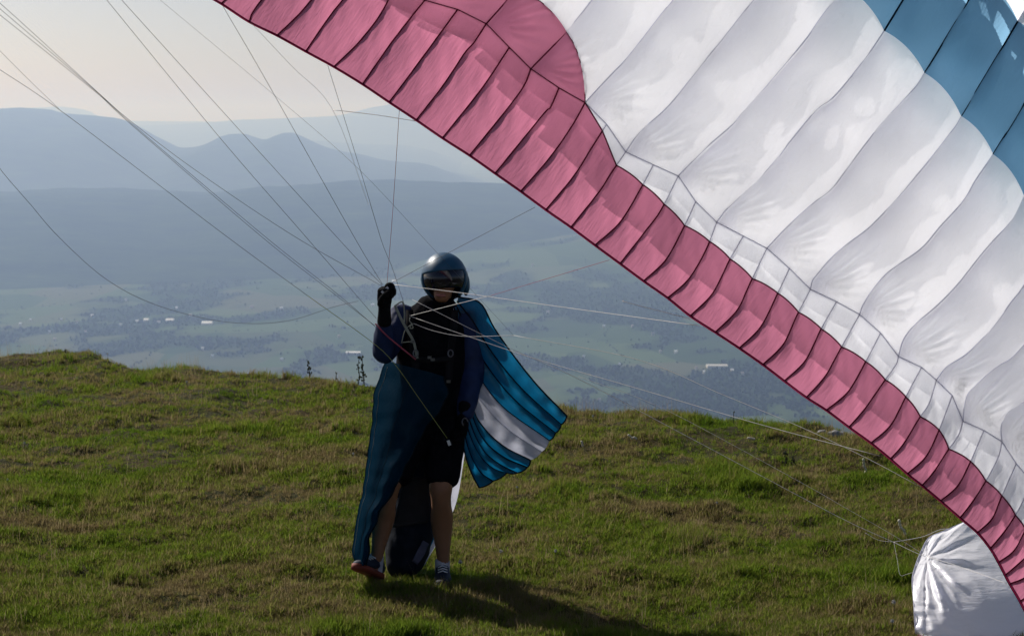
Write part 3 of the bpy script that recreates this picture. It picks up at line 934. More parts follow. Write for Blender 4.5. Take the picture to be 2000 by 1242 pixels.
# lower skin of the white and pink cells: thin, lets part of the sun straight through
def skin_below(A, B, hf, mat, nu, nv):
    A = catmull(A, nv); B = catmull(B, nv)
    mb = MB()
    mb.grid([[P(*(A[j] * (1 - i / (nu - 1)) + B[j] * (i / (nu - 1))), depth(*(A[j] * (1 - i / (nu - 1)) + B[j] * (i / (nu - 1)))) + hf(j / (nv - 1)) + 0.02 * math.sin(math.pi * i / (nu - 1))) for i in range(nu)] for j in range(nv)])
    mb.uv = [(p[0], p[2]) for p in mb.v]
    mb.obj('lower_skin', mat, glider)
for k in odd[:-1]:
    for q in (k, k + 1):
        f0 = float(np.interp(q, [-3, 6, 9, 12, 15, 20, 26, 39], [0.86, 0.80, 0.62, 0.46, 0.36, 0.42, 0.30, 0.34])) + (0.035 if q < 13 else 0.012) * math.sin(q * 2.3)
        i0 = int(f0 * 80)
        skin_below(low[q][i0:], low[q + 1][i0:], lambda f, f0=f0: 0.014 + 0.030 * (f0 + (1 - f0) * f) ** 1.4 + flapbend(f0 + (1 - f0) * f), M['under_flap'], 7, 14)
    skin_below(np.vstack([low[k][66:80], upp[k]]), np.vstack([low[k + 2][66:80], upp[k + 2]]), lambda f: 0.044 + 0.075 * min(1, f * 2.0), M['under'], 9, 30)

# lower skin behind the blue band, with the air inlets that let the plain sun through
INLETS = {21: [(0.20, 0.92, 0.9, 0.55)], 19: []}
def lower_skin(k):
    A = catmull([WB[k], offs(k, 50, -82), offs(k, 111, -185)], 40); B = catmull([WB[k + 2], offs(k + 2, 50, -82), offs(k + 2, 111, -185)], 40)
    nu, nv = (150, 150) if k in (19, 21, 23) else (12, 12)
    A = catmull(A, nv); B = catmull(B, nv)
    V_ = []; F_ = []
    for j in range(nv):
        for i in range(nu):
            p = A[j] * (1 - i / (nu - 1)) + B[j] * (i / (nu - 1))
            V_.append(P(p[0], p[1], depth(*p)) + sun_dir * 0.24)
    def inlet(p):
        for poly in INLET_PX:
            n_ = len(poly); c = False
            for q in range(n_):
                x1, y1 = poly[q]; x2, y2 = poly[(q + 1) % n_]
                if (y1 > p[1]) != (y2 > p[1]) and p[0] < (x2 - x1) * (p[1] - y1) / (y2 - y1) + x1: c = not c
            if c: return True
        return False
    for j in range(nv - 1):
        for i in range(nu - 1):
            p = (A[j] + A[j + 1]) / 2 * (1 - (i + .5) / (nu - 1)) + (B[j] + B[j + 1]) / 2 * ((i + .5) / (nu - 1))
            if not inlet(p): F_.append((j * nu + i, j * nu + i + 1, (j + 1) * nu + i + 1, (j + 1) * nu + i))
    mb = MB(); mb.add(V_, F_)
    mb.obj('lower_skin', M['blue_lower'], glider)
INLET_PX = [[(1931, 6), (1973, 64), (1958, 92), (1920, 34)], [(1968, 92), (1975, 100), (1970, 107), (1966, 100)], [(1988, 90), (2040, 160), (2035, 210), (1985, 132)],
            [(1909, 0), (1904, 16), (1914, 26), (1916, 0)], [(2050, 180), (2100, 250), (2090, 290), (2045, 225)], [(1890, -60), (1905, -50), (1890, 3), (1880, -10)]]
for k in odd[:-1]: lower_skin(k)

# folded wing tip lying on the grass behind the trailing edge
def tipd(py): return 10.50 + 0.25 * (1242 - py) / 220.0 + 0.90 * max(0.0, (1242 - py) / 220.0) ** 2.2
def tip_surface():
    left = [(1789, 1242), (1787, 1215), (1785, 1180), (1782, 1135), (1787, 1108), (1800, 1075), (1816, 1049), (1850, 1034), (1882, 1020)]
    right = [(2120, 1262), (2110, 1230), (2090, 1200), (2070, 1160), (2050, 1130), (2030, 1095), (2000, 1060), (1970, 1025), (1940, 985)]
    A = catmull(left, 90); B = catmull(right, 90)
    node = np.array([1810.0, 1088.0])
    mb = MB(); rows = []; uv = []
    for j in range(90):
        row = []
        for i in range(100):
            u = (i / 99) ** 1.25
            p = A[j] * (1 - u) + B[j] * u
            d = p - node; r = float(np.hypot(*d)); th = math.atan2(d[1], d[0])
            e = tipd(p[1]) - 0.10 * math.sin(min(1, u * 5) * math.pi / 2) + 0.55 * u * u
            fan = math.exp(-((r - 60) / 60.0) ** 2) * (1 if d[0] > -5 else 0.3)
            e -= 0.024 * fan * (1 - 2 * abs(math.sin(th * 5.2 + 0.8 * nz(p[0] / 40, p[1] / 40, 1)))) + 0.012 * fan * (1 - 2 * abs(math.sin(th * 11 + 2 + nz(p[0] / 30, p[1] / 30, 5))))
            e += 0.016 * math.exp(-(u / 0.10) ** 2) * nz(p[0] / 16, p[1] / 16, 3) + 0.02 * nz(p[0] / 70, p[1] / 70, 8)
            e += 0.014 * math.exp(-(u / 0.25) ** 2) * nz(p[0] / 30, p[1] / 11, 2)
            row.append(P(p[0], p[1], e)); uv.append((p[0] / 110.0, p[1] / 110.0))
        rows.append(row)
    mb.grid(rows); mb.uv = uv
    o = mb.obj('wing_tip', M['tip'], glider)
    o['label'] = 'shiny crumpled white wing tip lying on the grass'
    mb = MB()
    mb.tube([P(q[0], q[1], tipd(q[1]) - .01) for q in A], 0.004, 5)
    mb.obj('tip_hem', M['cape_white'], glider)
    mb = MB(); rows = []
    for t in np.linspace(0, 1, 30):
        x = 1789 + 330 * t; y = 1238 + 4 * math.sin(t * 9) + 20 * t
        rows.append([P(x, y, 10.485 - 0.10 * min(1, t * 5) + 0.5 * t * t), P(x, y + 22, 10.50 - 0.10 * min(1, t * 5) + 0.5 * t * t)])
    mb.grid(rows)
    mb.obj('pink_panel', M['pink'], glider)
tip_surface()

# ------------------------------------------------------------------ lines from the pilot's hands and risers to the wing
HAND = (756, 557)
def line(name, pts, d0, d1, mat, r=0.0014, sag=0.0):
    r = r * (0.80 if mat is LD else 1.12 if mat is LP_ else 1.0)
    pts = catmull(pts, max(12, len(pts) * 5))
    n = len(pts)
    s = np.concatenate([[0], np.cumsum(np.linalg.norm(np.diff(pts, axis=0), axis=1))]); s /= s[-1]
    mb = MB()
    mb.tube([P(p[0], p[1], d0 + (d1 - d0) * t) for p, t in zip(pts, s)], r, 5)
    return mb.obj(name, mat, glider)
LD, LP_, LR, LG = M['line_dark'], M['line_pale'], M['line_red'], M['line_green']
line('line', [(-60, -37), (0, 7), (190, 180), (255, 237), (385, 335), (572, 460), (748, 560)], 9.4, 11.66, LD)
line('line', [(-60, -30), (0, 18), (190, 181), (255, 240), (515, 460), (660, 575), (735, 640)], 9.4, 11.68, LD)
line('line', [(-60, -14), (0, 30), (190, 183), (252, 240), (508, 460), (650, 572), (732, 636)], 9.4, 11.68, LD)
line('line', [(-60, 100), (0, 137), (130, 225), (440, 460), (600, 577)], 9.5, 11.2, LD)
line('brake_line', [(600, 577), (725, 667), (770, 710), (820, 780), (875, 858)], 11.2, 11.50, LG, 0.0016)
line('line', [(-40, 60), (0, 100), (60, 160), (115, 213)], 9.4, 9.8, LD, 0.001)
line('line', [(-40, 270), (0, 330), (60, 400), (112, 460), (200, 540), (290, 590), (400, 622), (490, 632), (570, 625), (650, 600), (700, 588)], 9.6, 11.9, LD)
line('line', [(170, -48), (208, 0), (430, 270), (595, 460), (735, 622)], 9.4, 11.68, LD)
line('line', [(197, -46), (237, 0), (655, 460), (746, 556)], 9.4, 11.66, LD)
line('line', [(436, 14), (520, 158), (690, 460), (747, 555)], 9.75, 11.66, LD)
line('line', [(640, 128), (700, 320), (745, 470), (765, 520), (790, 596)], 9.75, 11.66, LD)
line('line', [(780, 215), (768, 400), (756, 553)], 9.75, 11.64, LR, 0.0012)
line('line', [(1045, 405), (870, 497), (764, 553)], 9.75, 11.62, LD)
line('line', [(1190, 508), (1080, 541), (960, 577)], 9.75, 10.9, LR, 0.0012)
line('line', [(960, 577), (800, 617)], 10.9, 11.55, LP_, 0.0013)
line('brake_line', [(770, 556), (900, 572), (1100, 600), (1365, 636)], 11.6, 9.75, LP_, 0.0013)
line('line', [(802, 618), (900, 652), (1050, 702), (1240, 757), (1500, 833), (1718, 890)], 11.55, 9.75, LP_, 0.0013)
line('line', [(808, 632), (850, 647), (910, 657), (1003, 655)], 11.52, 11.2, LP_, 0.0013)
line('line', [(1003, 655), (1245, 702), (1410, 770), (1560, 832), (1690, 893), (1797, 950)], 11.2, 9.8, LP_, 0.0012)
line('line', [(300, -10), (540, 190), (700, 330), (850, 490), (1003, 655)], 9.6, 11.2, LD, 0.0008)
line('line', [(805, 585), (1000, 682), (1120, 735), (1395, 880), (1640, 1010), (1745, 1058)], 11.5, 11.10, LP_, 0.0013)
line('line', [(1218, 587), (1222, 590), (1330, 618), (1350, 624)], 9.9, 9.8, LP_, 0.0013)
line('line', [(1130, 735), (1300, 800), (1570, 945), (1640, 985), (1745, 1045), (1805, 1083)], 11.1, 10.95, LP_, 0.0009)
line('line', [(1745, 1058), (1800, 1048), (1835, 1034), (1855, 1032)], 11.10, 11.45, LP_, 0.0013)
line('line', [(1745, 1058), (1780, 1075), (1808, 1087)], 11.10, 10.96, LP_, 0.0013)
line('line', [(1746, 1060), (1752, 1090), (1758, 1122), (1770, 1121), (1783, 1117)], 11.10, 10.85, LP_, 0.0006)
line('line', [(1690, 1040), (1715, 1054), (1745, 1058)], 11.1, 11.05, LP_, 0.0010)
line('line', [(1810, 1086), (1880, 1108), (1966, 1139)], 10.85, 9.9, LP_, 0.0010)
line('line', [(490, 45), (570, 130), (650, 215), (720, 400)], 9.75, 11.0, LP_, 0.0007)
line('line', [(650, 215), (735, 225), (812, 237)], 10.0, 9.75, LP_, 0.0014)
# brake handles
for (c, d, ang) in (((752, 566), 11.54, -38), ((877, 864), 11.47, 20)):
    h = P(c[0], c[1], d)
    a = R(ang)
    ax = (Vector((math.cos(a), 0, math.sin(a))), Vector((0, 1, 0)), Vector((-math.sin(a), 0, math.cos(a))))
    if ang < 0: ax = (Vector((math.cos(R(40)), 0, math.sin(R(40)))), Vector((0, 1, 0)), Vector((-math.sin(R(40)), 0, math.cos(R(40)))))
    mb = MB()
    hw = (0.032, 0.010, 0.011) if ang < 0 else (0.011, 0.008, 0.024)
    mb.box(h, hw, ax)
    o = mb.obj('brake_handle', M['black'], glider, False)
    mb = MB()
    mb.box(h + Vector((0, -0.0115, 0)), (hw[0] * 0.72, 0.002, hw[2] * 0.6), ax)
    q = mb.obj('handle_label', M['label'], None, False)
    q.parent = o
    q.matrix_parent_inverse = o.matrix_parent_inverse.inverted() if False else Matrix.Identity(4)

# ------------------------------------------------------------------ the pilot
DP = 11.8
XA, YA, ZA = Vector((1, 0, 0)), Vector((0, 1, 0)), Vector((0, 0, 1))

def Q(px, py, dd=0.0): return P(px, py, DP + dd)

def chain_mesh(mb, secs, sides=18, wax=XA):
    """closed tapering limb: secs = (point, half width, half depth); wax = the direction of the width"""
    pts = [Vector(s[0]) for s in secs]
    n = len(pts); fine = []
    arr = np.array([[*p, s[1], s[2]] for p, s in zip(pts, secs)])
    m = max(10, n * 5)
    a = catmull(arr, m) if n > 2 else np.array([arr[0] * (1 - t) + arr[1] * t for t in np.linspace(0, 1, m)])
    rows = []
    def frame(i):
        t = Vector(a[min(i + 1, m - 1), :3] - a[max(i - 1, 0), :3]).normalized()
        w = (wax - t * wax.dot(t)).normalized()
        return t, w, t.cross(w)
    def ring(c, w, d, rw, rd): return [c + w * rw * math.cos(q) + d * rd * math.sin(q) for q in [2 * math.pi * k / sides for k in range(sides)]]
    t, w, d = frame(0)
    c0 = Vector(a[0, :3]); r = min(a[0, 3], a[0, 4])
    for h in (0.98, 0.8, 0.5, 0.2): rows.append(ring(c0 - t * r * 0.8 * h, w, d, a[0, 3] * math.sqrt(1 - h * h), a[0, 4] * math.sqrt(1 - h * h)))
    for i in range(m):
        t, w, d = frame(i)
        rows.append(ring(Vector(a[i, :3]), w, d, a[i, 3], a[i, 4]))
    t, w, d = frame(m - 1)
    c1 = Vector(a[-1, :3]); r = min(a[-1, 3], a[-1, 4])
    for h in (0.2, 0.5, 0.8, 0.98): rows.append(ring(c1 + t * r * 0.8 * h, w, d, a[-1, 3] * math.sqrt(1 - h * h), a[-1, 4] * math.sqrt(1 - h * h)))
    b0 = len(mb.v)
    mb.grid(rows, True)
    mb.f.append(tuple(b0 + k for k in range(sides))[::-1])
    mb.f.append(tuple(b0 + (len(rows) - 1) * sides + k for k in range(sides)))

def fuse(name, mb, voxel, mat, parent=None, smooth=6, wrinkle=0.0, wfreq=30.0):
    """fuse overlapping closed shapes into one continuous surface"""
    me = mb.mesh(name, mat)
    tmp = bpy.data.objects.new(name + '_tmp', me)
    COL.objects.link(tmp)
    r = tmp.modifiers.new('r', 'REMESH'); r.mode = 'VOXEL'; r.voxel_size = voxel; r.use_smooth_shade = True
    s = tmp.modifiers.new('s', 'SMOOTH'); s.factor = 0.5; s.iterations = smooth
    dg = bpy.context.evaluated_depsgraph_get()
    dg.update()
    m2 = bpy.data.meshes.new_from_object(tmp.evaluated_get(dg))
    bpy.data.objects.remove(tmp)
    m2.name = name
    if wrinkle:
        n = len(m2.vertices)
        co = np.empty(n * 3, np.float32); no = np.empty(n * 3, np.float32)
        m2.vertices.foreach_get('co', co); m2.vertices.foreach_get('normal', no)
        co = co.reshape(-1, 3); no = no.reshape(-1, 3)
        k = np.array([nz(p[0] * wfreq, p[1] * wfreq, p[2] * wfreq * 0.5) + 0.5 * nz(p[0] * wfreq * 2.2 + p[2] * 9, p[1] * wfreq * 2, p[2] * wfreq * 1.5) for p in co])
        co = co + no * (k * wrinkle)[:, None]
        m2.vertices.foreach_set('co', co.astype(np.float32).ravel())
    if not m2.materials: m2.materials.append(mat)
    m2.shade_smooth(); m2.update()
    o = bpy.data.objects.new(name, m2)
    COL.objects.link(o)
    if parent: attach(o, parent)
    return o

pilot = empty('person', (Q(800, 1138).x, Q(800, 1138).y, 0.0))
tag(pilot, 'paraglider pilot standing in meadow with raised gloved hand and full helmet', 'person')

SH_R, EL_R, WR_R = Q(790, 622, 0.02), Q(750, 690, -0.10), Q(751, 606, -0.20)
SH_L, EL_L, WR_L = Q(908, 622, 0.02), Q(926, 722, -0.02), Q(905, 815, -0.14)
HIP_R, KN_R, AN_R = Q(812, 815), Q(757, 962, -0.14), Q(735, 1094, -0.10)
HIP_L, KN_L, AN_L = Q(872, 815), Q(861, 962, -0.10), Q(866, 1106, 0.0)
def mid(a, b, t): return a * (1 - t) + b * t

mb = MB()
chain_mesh(mb, [(Q(845, 815), .15, .11), (Q(843, 770), .155, .11), (Q(842, 720), .145, .105), (Q(845, 670), .165, .115), (Q(850, 628), .17, .10), (Q(854, 608), .10, .075)])
chain_mesh(mb, [(Q(854, 612), .062, .062), (Q(860, 588, -.02), .056, .058), (Q(863, 572, -.03), .058, .062)])
HEADC = Q(868, 545, -0.05)
mb.ball(HEADC + Vector((0, 0.01, 0.015)), (.078, .098, .105), 20, 14)
chain_mesh(mb, [(Q(867, 560, -.10), .060, .052), (Q(862, 582, -.13), .042, .034)], 14)
chain_mesh(mb, [(Q(866, 552, -.155), .011, .012), (Q(864.5, 561, -.17), .015, .014)], 10)          # nose
for sx in (-1, 1): mb.ball(HEADC + Vector((.079 * sx, .01, -.01)), (.012, .022, .032), 10, 8)        # ears
for (a, b, c, wx) in ((SH_R, EL_R, WR_R, YA), (SH_L, EL_L, WR_L, YA)):
    chain_mesh(mb, [(a, .058, .062), (mid(a, b, .5), .050, .052), (b, .042, .044)], 14, wx)
    chain_mesh(mb, [(b, .042, .043), (mid(b, c, .35), .043, .042), (c, .028, .034)], 14, wx)
for (h, k, a) in ((HIP_R, KN_R, AN_R), (HIP_L, KN_L, AN_L)):
    chain_mesh(mb, [(h, .098, .105), (mid(h, k, .5), .082, .088), (k + Vector((0, 0, .03)), .066, .070), (k, .062, .066)], 16)
    cb = Vector((0, 0.028, 0))
    chain_mesh(mb, [(k, .060, .065), (mid(k, a, .16), .056, .060), (mid(k, a, .36) + cb, .064, .066), (mid(k, a, .62) + cb * .6, .050, .052), (mid(k, a, .88), .036, .043), (a, .036, .046)], 16)
    fd = Vector((-.5, -.85, .1)) if h is HIP_R else Vector((.05, -1, 0))
    chain_mesh(mb, [(a - fd * .01 + Vector((0, 0, -.03)), .034, .038), (a + fd * .09 + Vector((0, 0, -.05)), .036, .026)], 12)
body = fuse('body', mb, 0.010, M['skin'], pilot, 5)
mb = MB()
chain_mesh(mb, [(Q(853, 576.5, -.165), .006, .007), (Q(861, 577.5, -.178), .010, .009), (Q(869, 576.5, -.165), .006, .007)], 8, ZA)
M['lips'] = plain('lips', (0.30, 0.12, 0.10), 0.5, 0.3)
mb.obj('mouth', M['lips'], pilot)

# jacket body (black vest over it), sleeves, shorts
mb = MB()
chain_mesh(mb, [(Q(846, 800), .195, .155), (Q(845, 765), .20, .155), (Q(844, 715), .20, .15), (Q(846, 665), .20, .15), (Q(850, 628, .01), .185, .13), (Q(856, 603, .01), .125, .10)])
chain_mesh(mb, [(Q(856, 608), .085, .085), (Q(860, 590, -.01), .080, .083)])
fuse('vest', mb, 0.011, M['black'], pilot, 4, 0.006, 14)
def sleeve(a, b, c, cuff, r):
    mb = MB()
    chain_mesh(mb, [(a + Vector((0, 0, .01)), .082, .088), (mid(a, b, .5), .072, .076), (b, .062, .066)], 16, YA)
    e = mid(b, c, cuff)
    chain_mesh(mb, [(b, .062, .066), (mid(b, e, .5), .062, .060), (e, .046, .048)], 16, YA)
    o = fuse('sleeve', mb, 0.009, M['navy'], pilot, 4, 0.008, 16)
    return o
sleeve(SH_R, EL_R, WR_R, 0.60, 1)
sleeve(SH_L, EL_L, WR_L, 0.93, 1)
mb = MB()
chain_mesh(mb, [(Q(845, 770), .178, .135), (Q(845, 810), .18, .135), (Q(845, 845), .14, .125)])
for (h, k, t) in ((HIP_R, KN_R, .74), (HIP_L, KN_L, .78)):
    e = mid(h, k, t)
    chain_mesh(mb, [(h, .115, .125), (mid(h, e, .5), .110, .115), (e, .100, .105)], 16)
fuse('shorts', mb, 0.011, M['shorts'], pilot, 4, 0.007, 13)

# socks and shoes
def shoe(ankle, toe_dir, toe_up, name='shoe', sole_m='sole', twist=0.0):
    f = Vector(toe_dir).normalized(); f = (f + ZA * toe_up).normalized()
    sd = f.cross(ZA).normalized(); up = sd.cross(f).normalized()
    heel = ankle - f * 0.055 - up * 0.055
    def sec(t, w, h, base=0.0, sides=16):
        c = heel + f * t + up * base
        out = []
        for q in range(sides):
            an = 2 * math.pi * q / sides
            x = math.cos(an) * w; z = math.sin(an)
            z = z * h * 0.5 + h * 0.5 if z > 0 else z * h * 0.28 + h * 0.5 - 0.0
            out.append(c + sd * x + up * z)
        return out
    mb = MB()
    st = [(-.012, .012, .05), (-.002, .030, .085), (.03, .037, .105), (.07, .039, .108), (.11, .041, .088), (.15, .046, .070), (.19, .049, .058), (.23, .046, .050), (.262, .034, .042), (.278, .014, .03)]
    mb.grid([sec(t, w, h) for t, w, h in st], True)
    n = len(st)
    mb.f.append(tuple(range(16))[::-1]); mb.f.append(tuple((n - 1) * 16 + k for k in range(16)))
    o = mb.obj(name, M['shoe'], pilot)
    mb = MB()
    st2 = [(-.018, .010), (-.008, .030), (.03, .040), (.08, .040), (.13, .043), (.18, .051), (.23, .049), (.268, .036), (.288, .012)]
    rows = []
    for t, w in st2:
        c = heel + f * t - up * 0.004
        rows.append([c - sd * w + up * .024, c + sd * w + up * .024, c + sd * w * 1.02 - up * .006, c - sd * w * 1.02 - up * .006])
    mb.grid(rows, True)
    mb.f.append((3, 2, 1, 0)); mb.f.append(tuple((len(st2) - 1) * 4 + k for k in range(4)))
    q = mb.obj('sole', M[sole_m], None, True); q.parent = o
    mb = MB()
    for t in (.10, .125, .15, .175):
        c = heel + f * t + up * (.098 - (t - .10) * .36)
        mb.tube([c - sd * .026 - up * .006, c + up * .004, c + sd * .026 - up * .006], .0035, 5)
    q = mb.obj('lace', M['label'], None); q.parent = o
    mb = MB()
    chain_mesh(mb, [(ankle - up * .03, .040, .046), (ankle + ZA * .045, .042, .048)], 14)
    mb.obj('sock', M['sock'], pilot)
shoe(Q(735, 1104, -.09), (-.42, -.9, 0), .42)
shoe(Q(864, 1113, 0.0), (.05, -1, 0), .02, sole_m='sole_dark')

# gloves: palm, five fingers
def glove(wrist, hand_dir, palm_n, thumb_side, curl, scale=1.0, spread=0.02, thumb_dir=None):
    f = Vector(hand_dir).normalized()
    n = Vector(palm_n); n = (n - f * n.dot(f)).normalized()
    s = f.cross(n).normalized() * thumb_side
    k = scale
    mb = MB()
    chain_mesh(mb, [(wrist - f * .065 * k, .033 * k, .036 * k), (wrist, .030 * k, .030 * k), (wrist + f * .045 * k, .045 * k, .029 * k), (wrist + f * .088 * k, .046 * k, .024 * k)], 14, s)
    for i, ln in enumerate((.078, .086, .080, .062)):
        base = wrist + f * .085 * k + s * (.033 - .022 * i) * k
        d = (f + s * (spread * (1.5 - i))).normalized()
        p = [base - d * .02]; r = [.0115, .0115]
        ang = 0.0
        q = base.copy(); p.append(q.copy())
        for j, fr in enumerate((.45, .32, .23)):
            ang += curl[j]
            dd = d * math.cos(ang) + n * math.sin(ang)
            q = q + dd * ln * fr * k; p.append(q.copy()); r.append((.0112, .0102, .0088)[j])
        chain_mesh(mb, [(a, b * k, b * k) for a, b in zip(p, r)], 10, s)
    mb.ball(wrist + f * .098 * k + n * .030 * k, (.034 * k, .024 * k, .030 * k), 14, 10, (s, n, f))
    td = Vector(thumb_dir).normalized() if thumb_dir else (f * .7 + s * .6 + n * .5).normalized()
    b = wrist + f * .022 * k + s * .030 * k
    p1 = b + (td * .7 + s * .5).normalized() * .040 * k
    p2 = p1 + td * .034 * k
    p3 = p2 + (td * .75 + (f * .3 - s * .6 + n * .3)).normalized() * .026 * k
    chain_mesh(mb, [(b, .017 * k, .016 * k), (p1, .014 * k, .014 * k), (p2, .0125 * k, .0125 * k), (p3, .0095 * k, .0095 * k)], 10, n)
    return fuse('glove', mb, 0.0035, M['glove'], pilot, 3)
glove(WR_R + Vector((0, 0, .01)), (0.02, -0.05, 1), (0.75, -0.55, 0), -1, (1.35, 1.55, 1.0), 1.15, 0.02, (0.55, -0.45, 0.75))
glove(WR_L, (-.14, -.12, -1), (-0.75, -0.45, 0), -1, (0.55, 0.6, 0.5), 1.05, 0.03)

# helmet: shell with open face, visor, ear cover, chin strap
helm_c = Q(868, 545, -.035)
tilt = Matrix.Rotation(R(-6), 3, 'Y') @ Matrix.Rotation(R(-10), 3, 'X')
def hp(th, ph, k=1.0):
    """th from the crown, ph around, ph = 0 faces the camera"""
    x = .116 * k * math.sin(th) * math.sin(ph); y = -.150 * k * math.sin(th) * math.cos(ph); z = .134 * k * math.cos(th)
    if z < 0: z *= 1.02; x *= 1 - 0.35 * (z / .134) ** 2; y *= 1 - 0.28 * (z / .134) ** 2
    return helm_c + tilt @ Vector((x, y, z))
mb = MB(); nu, nv = 64, 40
vs = [hp(max(.01, 2.35 * j / nv), 2 * math.pi * i / nu) for j in range(nv + 1) for i in range(nu)]
fs = []
for j in range(nv):
    for i in range(nu):
        ph = 2 * math.pi * (i + .5) / nu; ph = ph - 2 * math.pi if ph > math.pi else ph
        th = 2.35 * (j + .5) / nv
        if th > 1.36 and abs(ph) < 1.22: continue
        fs.append((j * nu + i, j * nu + (i + 1) % nu, (j + 1) * nu + (i + 1) % nu, (j + 1) * nu + i))
mb.add(vs, fs)
helmet = mb.obj('helmet', M['helmet'], pilot)
so = helmet.modifiers.new('thick', 'SOLIDIFY'); so.thickness = 0.014; so.offset = -1
mb = MB()
mb.grid([[hp(th, ph, 1.035) for ph in np.linspace(-1.42, 1.42, 40)] for th in np.linspace(1.26, 2.02, 18)])
v = mb.obj('visor', M['visor'], None); v.parent = helmet
so = v.modifiers.new('thick', 'SOLIDIFY'); so.thickness = 0.004
mb = MB()
for ph in (-1.5, 1.5): mb.ball(hp(1.5, ph, 1.03), (.012, .022, .022), 14, 8)
q = mb.obj('visor_pivot', M['black'], None); q.parent = helmet
mb = MB()
mb.ball(Q(910, 556, .0), (.022, .05, .062), 18, 12)
q = mb.obj('ear_cover', M['helmet'], None); q.parent = helmet
mb = MB()
mb.tube([hp(1.15, ph, 1.012) for ph in np.linspace(-1.2, 1.2, 30)], .004, 6)
for ph in (-.35, .35): mb.tube([hp(th, ph, 1.01) for th in np.linspace(.25, 1.1, 16)], .005, 6)
q = mb.obj('vent_ridge', M['black'], None); q.parent = helmet
mb = MB()
mb.tube([hp(2.2, -1.35), Q(838, 580, -.08), Q(850, 591, -.13), Q(864, 594, -.14), Q(878, 590, -.12), Q(892, 578, -.08), hp(2.2, 1.35)], .006, 6)
q = mb.obj('chin_strap', M['black'], None); q.parent = helmet

# ------------------------------------------------------------------ harness
harness = empty('harness', Q(800, 1115, .15))
tag(harness, 'dark harness with its seat pod hanging behind the legs of the pilot', 'harness')
mb = MB()
chain_mesh(mb, [(Q(826, 870, .16), .075, .07), (Q(815, 930, .17), .105, .09), (Q(806, 1010, .16), .135, .11), (Q(795, 1070, .14), .128, .12), (Q(788, 1103, .12), .10, .10)], 22)
fuse('seat_pod', mb, 0.012, M['pod'], harness, 3, 0.012, 9)
mb = MB()
A = catmull([(790, 930), (778, 985), (768, 1030)], 14); B = catmull([(838, 932), (842, 985), (835, 1020)], 14)
mb.grid([[Q(*(A[j] * (1 - i / 11) + B[j] * (i / 11)), .17 - .105 - .012 * math.sin(math.pi * i / 11) - .02 * j / 13) for i in range(12)] for j in range(14)])
o = mb.obj('pod_panel', M['pod_grey'], harness); m_ = o.modifiers.new('t', 'SOLIDIFY'); m_.thickness = .01
mb = MB()
M['pod_pale'] = plain('lavender_patch', (0.10, 0.10, 0.15), 0.8, 0.1)
A = catmull([(805, 1095), (815, 1075), (826, 1055)], 8); B = catmull([(815, 1103), (828, 1085), (838, 1062)], 8)
mb.grid([[Q(*(A[j] * (1 - i / 5) + B[j] * (i / 5)), .02) for i in range(6)] for j in range(8)])
o = mb.obj('pod_patch', M['pod_pale'], harness); m_ = o.modifiers.new('t', 'SOLIDIFY'); m_.thickness = .01
def strap(name, pts, w, mat, th=.004):
    mb = MB(); a = catmull([[*p] for p in pts], len(pts) * 6); rows = []
    for i in range(len(a)):
        t = Vector(a[min(i + 1, len(a) - 1)] - a[max(i - 1, 0)]).normalized()
        n = Vector((0, -1, 0)); sd = t.cross(n).normalized(); nn = sd.cross(t)
        p = Vector(a[i])
        rows.append([p - sd * w - nn * th, p + sd * w - nn * th, p + sd * w + nn * th, p - sd * w + nn * th])
    mb.grid(rows, True)
    return mb.obj(name, mat, harness)
strap('shoulder_strap', [Q(800, 606, -.10), Q(800, 640, -.165), Q(808, 690, -.175), Q(815, 745, -.18)], .020, M['strap'])
strap('shoulder_strap', [Q(888, 606, -.10), Q(886, 640, -.165), Q(880, 690, -.175), Q(876, 745, -.18)], .020, M['strap'])
strap('chest_strap', [Q(808, 700, -.182), Q(845, 704, -.19), Q(880, 700, -.182)], .014, M['strap'])
strap('riser', [Q(772, 598, -.20), Q(783, 622, -.22), Q(797, 648, -.22), Q(808, 668, -.20), Q(815, 700, -.19)], .007, M['strap_pale'])
strap('riser', [Q(733, 632, -.21), Q(755, 655, -.21), Q(785, 680, -.20), Q(812, 702, -.19)], .0035, M['line_red'])
strap('riser', [Q(770, 598, -.19), Q(786, 590, -.19), Q(790, 612, -.20), Q(789, 630, -.20)], .004, M['strap_pale'])
for pts in ([Q(801, 620, -.21), Q(800, 627, -.215), Q(806, 634, -.22), Q(797, 638, -.22), Q(790, 648, -.21), Q(784, 670, -.20)],
            [Q(784, 669, -.21), Q(795, 668, -.21), Q(806, 667, -.21)], [Q(803, 632, -.22), Q(807, 640, -.22), Q(801, 641, -.22), Q(803, 633, -.22)]):
    mb = MB(); mb.tube(catmull([[*p] for p in pts], 24), .0022, 6); mb.obj('speed_line', M['strap_pale'], harness)
for c in ((806, 667, -.225), (845, 702, -.205), (839, 698, -.205), (816, 745, -.2), (876, 745, -.2)):
    mb = MB(); p = Q(*c)
    mb.box(p, (.011, .005, .007)); mb.obj('buckle', M['steel'], harness, False)
def ring_(c, r, tilt_):
    mb = MB(); pts = []
    for a in np.linspace(0, 2 * math.pi, 20): pts.append(Q(*c) + Vector((r * .75 * math.cos(a), .3 * r * math.sin(a), r * math.sin(a))))
    mb.tube(pts, .0035, 6); return mb.obj('carabiner', M['steel'], harness)
ring_((812, 690, -.21), .018, 0); ring_((880, 690, -.21), .018, 0)
ring_((908, 824, -.19), .020, 0)

